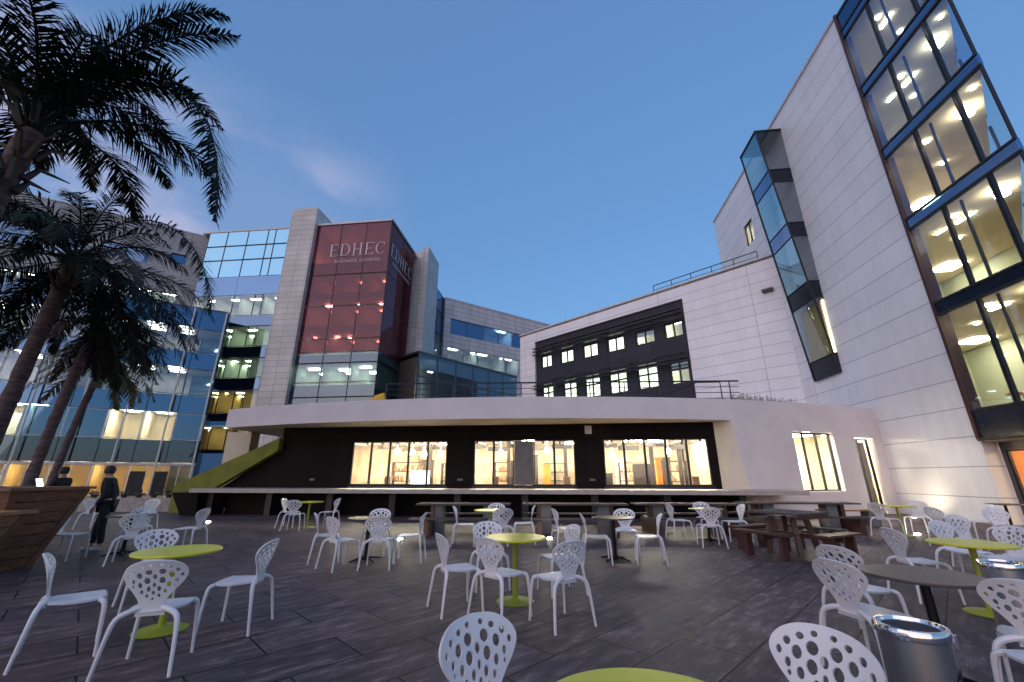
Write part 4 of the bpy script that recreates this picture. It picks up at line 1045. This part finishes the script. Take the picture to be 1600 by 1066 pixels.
CH = [
 (-3.03,4.10,-17,'chair with its back to us, nearest at the front left lime table'),
 (-4.0,4.33,48,'chair at the far left front, facing right towards the front left lime table'),
 (-2.90,5.02,-95,'chair on the right side of the front left lime table, seen side on'),
 (-4.45,5.75,135,'chair behind the front left lime table, only its oval back showing'),
 (-8.55,8.75,80,'chair beside the big wooden planter, side on, seat pointing right'),
 (-7.05,8.45,-32,'chair with its back to us at the table by the standing man'),
 (-8.25,9.95,150,'chair behind the dark table by the standing man, facing us'),
 (-6.95,9.75,-92,'chair on the right of the dark table by the standing man, facing left'),
 (-12.7,13.6,90,'distant chair left of the standing man near the palm stems'),
 (-11.0,13.4,175,'distant chair facing us in front of the low stone wall'),
 (-.66,5.66,62,'chair on the left of the central lime table, pointing right'),
 (-.12,5.38,42,'chair with half turned back, near left of the central lime table'),
 (.52,5.18,-30,'nearest chair at the central lime table, its back to us at the right'),
 (.66,6.42,-110,'chair behind the right side of the central lime table'),
 (-.32,6.68,165,'chair facing us at the far side of the central lime table'),
 (-1.10,10.45,88,'chair left of the small lime table before the long counter, side on'),
 (-.40,11.25,180,'chair facing us behind the small lime table before the long counter'),
 (-.25,10.0,-18,'chair turned from us at the small lime table before the counter'),
 (.28,10.75,-88,'chair right of the small lime table before the long counter, facing left'),
 (1.56,8.42,95,'chair left of the dark table right of centre, seat towards us'),
 (1.15,9.75,80,'chair side on behind and left of the dark table right of centre'),
 (2.35,9.35,-168,'chair facing us behind the dark table right of centre'),
 (2.52,8.42,-78,'chair right of the dark table right of centre, facing left'),
 (4.25,11.45,86,'chair left of the dark table nearest the picnic table'),
 (4.50,10.3,8,'chair with its back to us at the dark table nearest the picnic table'),
 (5.10,11.8,182,'chair facing us behind the dark table nearest the picnic table'),
 (5.50,11.15,-86,'chair right of the dark table nearest the picnic table'),
 (-6.95,14.0,88,'far chair left of the lime table by the dark plinth'),
 (-6.45,13.3,-8,'far chair turned from us at the lime table by the plinth'),
 (-5.75,14.05,-90,'far chair right of the lime table by the dark plinth'),
 (-2.98,7.98,38,'chair with half turned back by the dark table left of centre'),
 (-3.50,8.62,68,'chair at the left of the dark table left of centre, behind another'),
 (-2.33,8.02,-4,'chair with its back squarely to us at the dark table left of centre'),
 (-2.80,9.35,176,'chair facing us behind the dark table left of centre'),
 (-1.93,8.62,-92,'chair right of the dark table left of centre, edge on'),
 (2.93,3.95,74,'chair turned from us between the brown table and near litter bin'),
 (3.48,4.70,70,'chair behind the brown table chair, only its oval back and seat rim showing'),
 (5.35,6.10,96,'chair left of the lime table at the right, turned side on'),
 (9.85,11.85,70,'chair left of the far lime table by the cafe door'),
 (11.15,12.35,-120,'chair right of the far lime table by the cafe door'),
 (8.0,7.85,178,'chair facing us behind the right lime table'),
 (9.75,10.1,92,'chair side on in front of the lit white wall'),
 (11.6,11.1,-60,'far right chair outlined dark against the white wall'),
 (10.3,9.4,200,'chair at the far right beside the dark topped table'),
 (6.75,6.30,-96,'chair at the right edge of the right lime table, facing left'),
 (6.75,6.85,168,'chair tucked behind the right lime table with its legs showing below'),
 (3.62,3.32,50,'chair half cut by the right edge, back to us, above another'),
 (3.28,2.92,-82,'chair in the bottom right corner showing its seat front and legs'),
 (1.20,2.08,238,'nearest chair at the bottom right, only its perforated back in view'),
 (-.02,2.20,140,'nearest chair at the bottom centre, only its pinkish perforated back in view'),
]
for x, y, a, lb in CH: make_chair(x, y, a, 'white perforated ' + lb, GC)

def cafe_table(x, y, kind, label, rot=0, h=.745):
    lime = kind == 'lime'
    t = thing('cafe_table', label, 'table', (x,y,0), R(rot), 'round cafe tables')
    m = MB(); m.lathe([(.36,h-.028),(.398,h-.022),(.402,h-.010),(.396,h)], 48); m.build('tabletop', 'lime_top' if lime else 'brown_top', t, True)
    m = MB(); m.lathe([(.12,h-.045),(.12,h-.03)], 20); m.lathe([(.034,.03),(.034,h-.045)], 16); m.build('pedestal', 'lime_paint' if lime else 'black_iron', t, True)
    if lime:
        m = MB(); m.lathe([(.235,0),(.24,.006),(.225,.014),(.06,.03),(.036,.05)], 36); m.build('base', 'lime_paint', t, True)
    else:
        m = MB(); m.lathe([(.06,.01),(.06,.07),(.036,.10)], 16)
        for k in range(4):
            a = R(45+90*k); m.tube([(.05*math.cos(a),.05*math.sin(a),.05),(.2*math.cos(a),.2*math.sin(a),.035),(.32*math.cos(a),.32*math.sin(a),.012)], [.02,.017,.012], 6)
        m.build('base', 'black_iron', t, True)
    return t
for x, y, k, lb in [
 (-3.60,4.95,'lime','round lime table at the front left among four white chairs'),
 (.04,5.98,'lime','round lime table in the centre among white chairs'),
 (.46,1.66,'lime','nearest round lime table cut by the bottom edge of the picture'),
 (3.34,3.80,'dark','round brown topped table on a black pedestal at the right'),
 (5.50,5.48,'lime','round lime table at the right behind the far litter bin'),
 (10.45,12.1,'lime','far lime table in front of the cafe door'),
 (8.1,7.0,'dark','dark topped table at the right edge behind the right lime table'),
 (14.3,12.9,'dark','dark topped table farthest right near the orange entrance'),
 (-.50,10.62,'lime','small lime table before the long counter, left of the yellow green central one'),
 (-2.75,8.66,'dark','dark table left of centre ringed by five white chairs'),
 (1.96,8.72,'dark','dark table right of centre on a black cross foot'),
 (4.78,11.0,'dark','dark table just left of the square picnic table'),
 (-6.35,13.95,'lime','distant lime table by the dark plinth of the counter'),
 (-7.85,9.25,'dark','dark table beside the standing man at left')]:
    cafe_table(x, y, k, lb)

# litter bins
def litter_bin(x, y, label, rot):
    t = thing('litter_bin', label, 'litter bin', (x,y,0), R(rot), 'steel litter bins')
    m = MB(); m.lathe([(.150,0),(.150,.70)], 40); m.build('bin_body', 'steel', t, True)
    m = MB(); m.lathe([(.153,.70),(.160,.705),(.162,.735),(.155,.75),(.137,.752),(.133,.735),(.1,.728)], 40); m.build('rim', 'chrome', t, True)
    m = MB(); m.lathe([(.130,.733),(.05,.734)], 28); m.build('ash_tray', 'soil', t, True)
    m = MB(); k = 20
    P = [(.1515*math.sin(.62*math.cos(2*math.pi*i/k)), -.1515*math.cos(.62*math.cos(2*math.pi*i/k)), .49+.10*math.sin(2*math.pi*i/k)) for i in range(k)]
    n = m.av(P+[(0,-.154,.49)])
    for i in range(k): m.f.append((n+i, n+(i+1)%k, n+k)); m.mi.append(0)
    m.build('opening', 'black_hole', t)
    MB().box(.05,.07,-.17,-.145,.66,.72).build('latch', 'chrome', t)
    return t
litter_bin(2.13, 2.58, 'round steel litter bin with a dark side opening, nearest us at the right', 45)
litter_bin(4.52, 4.28, 'round steel litter bin behind the round brown table', 60)

# square picnic table
def board(mb, x0, x1, y0, y1, z0, z1, n, along='x'):
    if along == 'x':
        w_ = (y1-y0)/n
        for k in range(n): mb.box(x0, x1, y0+k*w_+.006, y0+(k+1)*w_-.006, z0, z1)
    else:
        w_ = (x1-x0)/n
        for k in range(n): mb.box(x0+k*w_+.006, x0+(k+1)*w_-.006, y0, y1, z0, z1)
PTS = (.86,.86,1)
pt = thing('square_picnic_table', 'dark square wooden picnic table with a bench on every side', 'picnic table', (5.72,9.3,0), R(27)); pt.scale = PTS
m = MB(); board(m, -.62,.62,-.62,.62,.77,.81,8); m.build('tabletop', 'table_board', pt)
m = MB(); m.box(-.60,.60,-.60,-.56,.70,.77).box(-.60,.60,.56,.60,.70,.77); m.build('apron', 'wood_dark', pt)
for k in range(4):
    m = MB(); m.M = Matrix.Rotation(R(90*k),4,'Z'); board(m, -.66,.66,-1.18,-.86,.43,.47,2); m.build('bench', 'table_board' if k in (1,) else 'wood_dark', pt)  # right bench in paler boards, the light on it put into its colour
    m = MB(); m.M = Matrix.Rotation(R(90*k),4,'Z')
    m.box(-.45,-.37,-1.12,-.92,.0,.42); m.build('bench_support', 'wood_dark', pt)
    m = MB(); m.M = Matrix.Rotation(R(90*k),4,'Z'); m.box(.37,.45,-1.12,-.92,.0,.42); m.build('bench_support', 'wood_dark', pt)
    m = MB(); m.M = Matrix.Rotation(R(90*k+45),4,'Z'); m.hexa([(-.05,-.58,0),(.05,-.58,0),(.05,-.46,0),(-.05,-.46,0),(-.05,-.42,.70),(.05,-.42,.70),(.05,-.30,.70),(-.05,-.30,.70)]); m.build('leg', 'wood_dark', pt)
m = MB(); m.box(-.045,.045,-1.12,1.12,.33,.42).box(-1.12,-.05,-.045,.045,.33,.42).box(.05,1.12,-.045,.045,.33,.42); m.build('crossbeam', 'wood_dark', pt)
# long picnic tables before the counter
for k, (x, y, ln, lb) in enumerate([(-1.35,12.6,2.6,'leftmost long picnic table before the counter, behind the small lime table'),
        (1.75,12.55,2.9,'long picnic table before the counter, second from the left'),
        (4.9,12.6,2.9,'long picnic table before the counter, behind the table nearest the square picnic table'),
        (8.3,13.0,3.2,'rightmost long picnic table, in front of the white cafe wall')]):
    t = thing('long_picnic_table', lb, 'picnic table', (x,y,0), R(-3), 'long picnic tables before the counter')
    h = ln/2
    m = MB(); board(m, -h,h,-.36,.36,.74,.78,5); m.build('tabletop', 'table_board', t)
    for s in (-1,1):
        m = MB(); board(m, -h,h,s*.80-.14,s*.80+.14,.42,.46,2); m.build('bench', 'table_board', t)
        m = MB(); m.box(s*(h-.45)-.06,s*(h-.45)+.06,-.88,.88,.0,.40).box(s*(h-.45)-.05,s*(h-.45)+.05,-.22,.22,.41,.73); m.build('support', 'wood_dark', t)
    for s in (-.5,.5):
        MB().box(s*ln*.55-.15,s*ln*.55+.15,-.18,.18,0,.73).build('pillar', 'concrete', t)
bn = thing('long_bench', 'wooden bench on grey blocks below the lit cafe window at right', 'bench', (10.9,14.4,0), R(2))
m = MB(); board(m, -1.0,1.0,-.2,.2,.44,.49,3); m.build('seat', 'wood_warm', bn)
for s in (-.65,.65): MB().box(s-.18,s+.18,-.17,.17,0,.435).build('block', 'concrete', bn)

# planters at left
def planter(x, y, rz, L_, W_, H_, top, label, mat):
    t = thing('wooden_planter', label, 'planter', (x,y,0), R(rz))
    def ring(z, o): return [(-L_/2-o,-W_/2-o,z),(L_/2+o,-W_/2-o,z),(L_/2+o,W_/2+o,z),(-L_/2-o,W_/2+o,z)]
    n = int(H_/.17); m = MB()
    for k in range(n):
        z0, z1 = H_*k/n+.008, H_*(k+1)/n-.004; o0, o1 = top*z0/H_, top*z1/H_
        m.hexa(ring(z0,o0)+ring(z1,o1))
    m.build('planks', mat, t)
    for sx in (-1,1):
        for sy in (-1,1):
            m = MB()
            x0, y0 = sx*(L_/2+.012), sy*(W_/2+.012)
            def q(xx, yy, z): return (xx+sx*top*z/H_, yy+sy*top*z/H_, z)
            m.hexa([q(x0-sx*.12,y0-sy*.12,0),q(x0,y0-sy*.12,0),q(x0,y0,0),q(x0-sx*.12,y0,0),q(x0-sx*.12,y0-sy*.12,H_-.01),q(x0,y0-sy*.12,H_-.01),q(x0,y0,H_-.01),q(x0-sx*.12,y0,H_-.01)])
            m.build('corner_post', 'wood_planter', t)
    m = MB(); a, b = L_/2+top, W_/2+top
    m.box(-a-.06,a+.06,-b-.06,-b+.10,H_,H_+.05).box(-a-.06,a+.06,b-.10,b+.06,H_,H_+.05).box(-a-.06,-a+.10,-b+.10,b-.10,H_,H_+.05).box(a-.10,a+.06,-b+.10,b-.10,H_,H_+.05)
    m.build('rim', mat, t)
    MB().box(-a+.1,a-.1,-b+.1,b-.1,H_-.14,H_-.05).build('soil', 'soil', t)
planter(-9.45,7.75, 0, 2.1, .66, 1.27, .33, 'large dark red brown wooden planter flaring upward at the left edge', 'wood_planter')
planter(-8.85,6.45, 0, 1.5, 1.0, .93, .30, 'smaller lighter wooden planter in front, cut by the left edge', 'wood_warm')

# in-ground lamps
for x, y, lb in [(-2.80,11.35,'round ground lamp glowing just left of centre'),(.95,11.45,'round ground lamp glowing behind the central lime table'),
                 (-10.4,15.4,'round ground lamp by the foot of the lime wall'),(10.9,12.2,'round ground lamp near the cafe door')]:
    t = thing('ground_lamp', lb, 'lamp', (x,y,.0), 0, 'ground lamps in the paving')
    MB().lathe([(.11,.004),(.11,.012),(.075,.014)], 24).build('ring', 'chrome', t)
    MB().lathe([(.07,.015),(.06,.035),(.02,.045)], 20).build('lens', 'lamp_strong', t)

wl2 = thing('ground_lamp', 'added ground lamp that warms the foot of the tall white wall', 'lamp', (15.25,17.0,0), 0, 'ground lamps in the paving')  # added lamp, put here to cast a warm glow on the wall
MB().lathe([(.11,.004),(.11,.012),(.075,.014)], 24).build('ring', 'chrome', wl2)
MB().lathe([(.07,.015),(.06,.035),(.02,.045)], 20).build('lens', 'lamp_strong', wl2)
wp = bpy.data.lights.new('added_uplight', 'SPOT'); wp.energy = 16; wp.color = (1,.80,.55); wp.spot_size = R(130); wp.spot_blend = 1; wp.shadow_soft_size = .06
wo = bpy.data.objects.new('added_uplight', wp); C.objects.link(wo); wo.parent = wl2; wo.location = (0,0,.07); wo.rotation_euler = (Vector((.6,.1,1.)).normalized()*-1).to_track_quat('Z','Y').to_euler()

# ================================================================== people
def skin(name, J, E, mat, parent, sub=2):
    """one continuous limbed surface grown from a joint graph; J name -> (co, radius)"""
    names = list(J); idx = {n_: i for i, n_ in enumerate(names)}
    me = bpy.data.meshes.new(name); me.from_pydata([J[n_][0] for n_ in names], [(idx[a],idx[b]) for a,b in E], []); me.update()
    o = bpy.data.objects.new(name, me); C.objects.link(o)
    md = o.modifiers.new('skin','SKIN'); md.use_smooth_shade = True
    for i, n_ in enumerate(names):
        r_ = J[n_][1]; sv = me.skin_vertices[0].data[i]; sv.radius = (r_,r_) if not isinstance(r_, tuple) else r_; sv.use_root = (i == 0)
    sd = o.modifiers.new('sub','SUBSURF'); sd.levels = sub; sd.render_levels = sub
    dg = bpy.context.evaluated_depsgraph_get(); dg.update()
    m2 = bpy.data.meshes.new_from_object(o.evaluated_get(dg)); m2.name = name
    bpy.data.objects.remove(o)
    m2.materials.clear(); m2.materials.append(MATS[mat])
    for p in m2.polygons: p.use_smooth = True
    return link(name, m2, parent)
def person(x, y, az, label, tops, stride=.16, arm=0, lean=.0, phone=False):
    t = thing('person', label, 'person', (x,y,0), R(-az))
    a = stride
    J = {'pelvis':((0,0,.95),.125),'waist':((0,.01,1.08),.115),'chest':((0,.02+lean*.3,1.30),.135),'neck0':((0,.02+lean*.5,1.46),.062),'neck':((0,.03+lean*.6,1.53),.052),'head':((0,.05+lean*.7,1.61),.085),'crown':((0,.045+lean*.7,1.68),.078)}
    E_ = [('pelvis','waist'),('waist','chest'),('chest','neck0'),('neck0','neck'),('neck','head'),('head','crown')]
    J['nose'] = ((0,.135+lean*.7,1.60),.014); E_.append(('head','nose'))
    for s, nm in ((-1,'l'),(1,'r')):
        f = a*s
        J['hip'+nm] = ((s*.095,0,.90),.085); J['knee'+nm] = ((s*.10,f*.6+.03,.50),.058); J['ank'+nm] = ((s*.10,f,.09),.038); J['toe'+nm] = ((s*.115,f+.15,.035),.032)
        E_ += [('pelvis','hip'+nm),('hip'+nm,'knee'+nm),('knee'+nm,'ank'+nm),('ank'+nm,'toe'+nm)]
        J['sh'+nm] = ((s*.185,.02+lean*.4,1.41),.06); E_.append(('chest','sh'+nm))
        if arm:   # forearms raised in front
            J['el'+nm] = ((s*.24,.06+lean*.3,1.14),.043); J['wr'+nm] = ((s*.10,.30+lean*.3,1.20),.028); hd = Vector((-s*.1,.9,.3)).normalized()
        else:
            J['el'+nm] = ((s*.205,-.02-f*.3,1.13),.043); J['wr'+nm] = ((s*.19,.10-f*.5,.89),.028); hd = Vector((0,.25,-1)).normalized()
        E_ += [('sh'+nm,'el'+nm),('el'+nm,'wr'+nm)]
        w_ = Vector(J['wr'+nm][0]); pm = w_ + hd*.055; J['palm'+nm] = (tuple(pm),.026); E_.append(('wr'+nm,'palm'+nm))
        sd = Vector((1,0,0)) if arm else Vector((0,1,0)); cu = Vector((0,0,-.3)) if arm else Vector((-s*.35,0,0))
        for k, ln in enumerate((.062,.07,.066,.052)):
            b0 = pm + hd*.03 + sd*(k-1.5)*.018; b1 = b0 + (hd+cu*.5)*ln*.55; b2 = b1 + (hd+cu*1.6)*ln*.5
            for q, (pt_, rr_) in enumerate(((b0,.0095),(b1,.0085),(b2,.0065))): J[f'f{nm}{k}{q}'] = (tuple(pt_), rr_)
            E_ += [('palm'+nm,f'f{nm}{k}0'),(f'f{nm}{k}0',f'f{nm}{k}1'),(f'f{nm}{k}1',f'f{nm}{k}2')]
        th0 = pm - hd*.01 + sd*(-.032 if arm and s > 0 else .032); J['t0'+nm] = (tuple(th0),.011); J['t1'+nm] = (tuple(th0+hd*.035+sd*.012),.009)
        E_ += [('palm'+nm,'t0'+nm),('t0'+nm,'t1'+nm)]
    skin('body', J, E_, 'skin', t)
    g = .02
    K = {k: (v[0], v[1]+g) for k, v in J.items()}
    jk = {n_: K[n_] for n_ in ('chest','waist','neck0','shl','shr','ell','elr')}; jk['pelvis'] = ((0,0,.93),.155)
    for nm in 'lr':
        p0, p1 = Vector(J['el'+nm][0]), Vector(J['wr'+nm][0]); jk['cuff'+nm] = (tuple(p0.lerp(p1,.92)), .042)
    skin('jacket', jk, [('chest','waist'),('waist','pelvis'),('chest','neck0'),('chest','shl'),('chest','shr'),('shl','ell'),('shr','elr'),('ell','cuffl'),('elr','cuffr')], tops[0], t)
    tr = {n_: K[n_] for n_ in ('pelvis','hipl','hipr','kneel','kneer')}
    for nm in 'lr': tr['cuff'+nm] = (tuple(Vector(J['knee'+nm][0]).lerp(Vector(J['ank'+nm][0]),.92)), .058)
    skin('trousers', tr, [('pelvis','hipl'),('pelvis','hipr'),('hipl','kneel'),('hipr','kneer'),('kneel','cuffl'),('kneer','cuffr')], tops[1], t)
    for nm in 'lr':
        p0, p1 = J['ank'+nm][0], J['toe'+nm][0]
        skin('shoe', {'a':((p0[0],p0[1]-.03,.05),.045),'b':((p1[0],p1[1]-.05,.042),.042),'c':((p1[0],p1[1]+.02,.035),.034)}, [('a','b'),('b','c')], tops[2], t)
    h = Vector(J['head'][0])
    m = MB(); m.lathe([(.02,.125),(.06,.112),(.088,.08),(.098,.035),(.094,-.01),(.085,-.05)], 18, (h.x,h.y-.018,h.z))
    hm = m.build('hair', 'hair_dark', t, True)
    if phone: 
        s_ = tag(MB().box(-.10,.10,-.008,.008,0,.28).build('tablet', 'lamp_screen'), 'bright screen held up by the person behind the planter', 'tablet'); s_.location = Vector((x,y,1.18)) + Matrix.Rotation(R(-az),3,'Z') @ Vector((.0,.42,0)); s_.rotation_euler = (R(-20),0,R(-az+15))
    return t
person(-8.85, 9.72, -118, 'dark clothed man standing with his back half turned by the left tables', ('cloth_black','cloth_navy','letter_white'), .10, 0, lean=.12)
person(-10.9, 10.6, -95, 'dark clothed person behind the big wooden planter holding a bright screen', ('cloth_black','cloth_black','cloth_black'), .05, 1, phone=True)
# orange chairs seen through the prow glass
for k, (lx, ly) in enumerate(((18.55,.75),(19.25,1.25))):
    p = Vector(TP) + Vector(TD)*lx + Vector((-TD[1],TD[0]))*ly
    t = thing('lounge_chair', ['reddish orange shell chair behind the lowest tower window, farther left','reddish orange shell chair behind the lowest tower window, nearer the corner'][k], 'chair', (p.x,p.y,4.01 if 0 else 3.67), R(60+40*k))
    m = MB(); pf = catmull([Vector(q) for q in ((0,.30,.44),(0,.0,.38),(0,-.2,.44),(0,-.34,.72),(0,-.42,1.0))],3)
    for a, b in zip(pf, pf[1:]):
        wa, wb = .30-.1*max(0,a.z-.5), .30-.1*max(0,b.z-.5)
        m.hexa([(-wa,a.y,a.z),(wa,a.y,a.z),(wa,a.y+.02,a.z-.03),(-wa,a.y+.02,a.z-.03),(-wb,b.y,b.z),(wb,b.y,b.z),(wb,b.y+.02,b.z-.03),(-wb,b.y+.02,b.z-.03)])
    m.build('shell_seat', 'red_chair', t)
    m = MB(); m.tube([(0,0,.0),(0,0,.38)], .03, 8); m.lathe([(.24,0),(.05,.03)], 20); m.build('base', 'chrome', t)
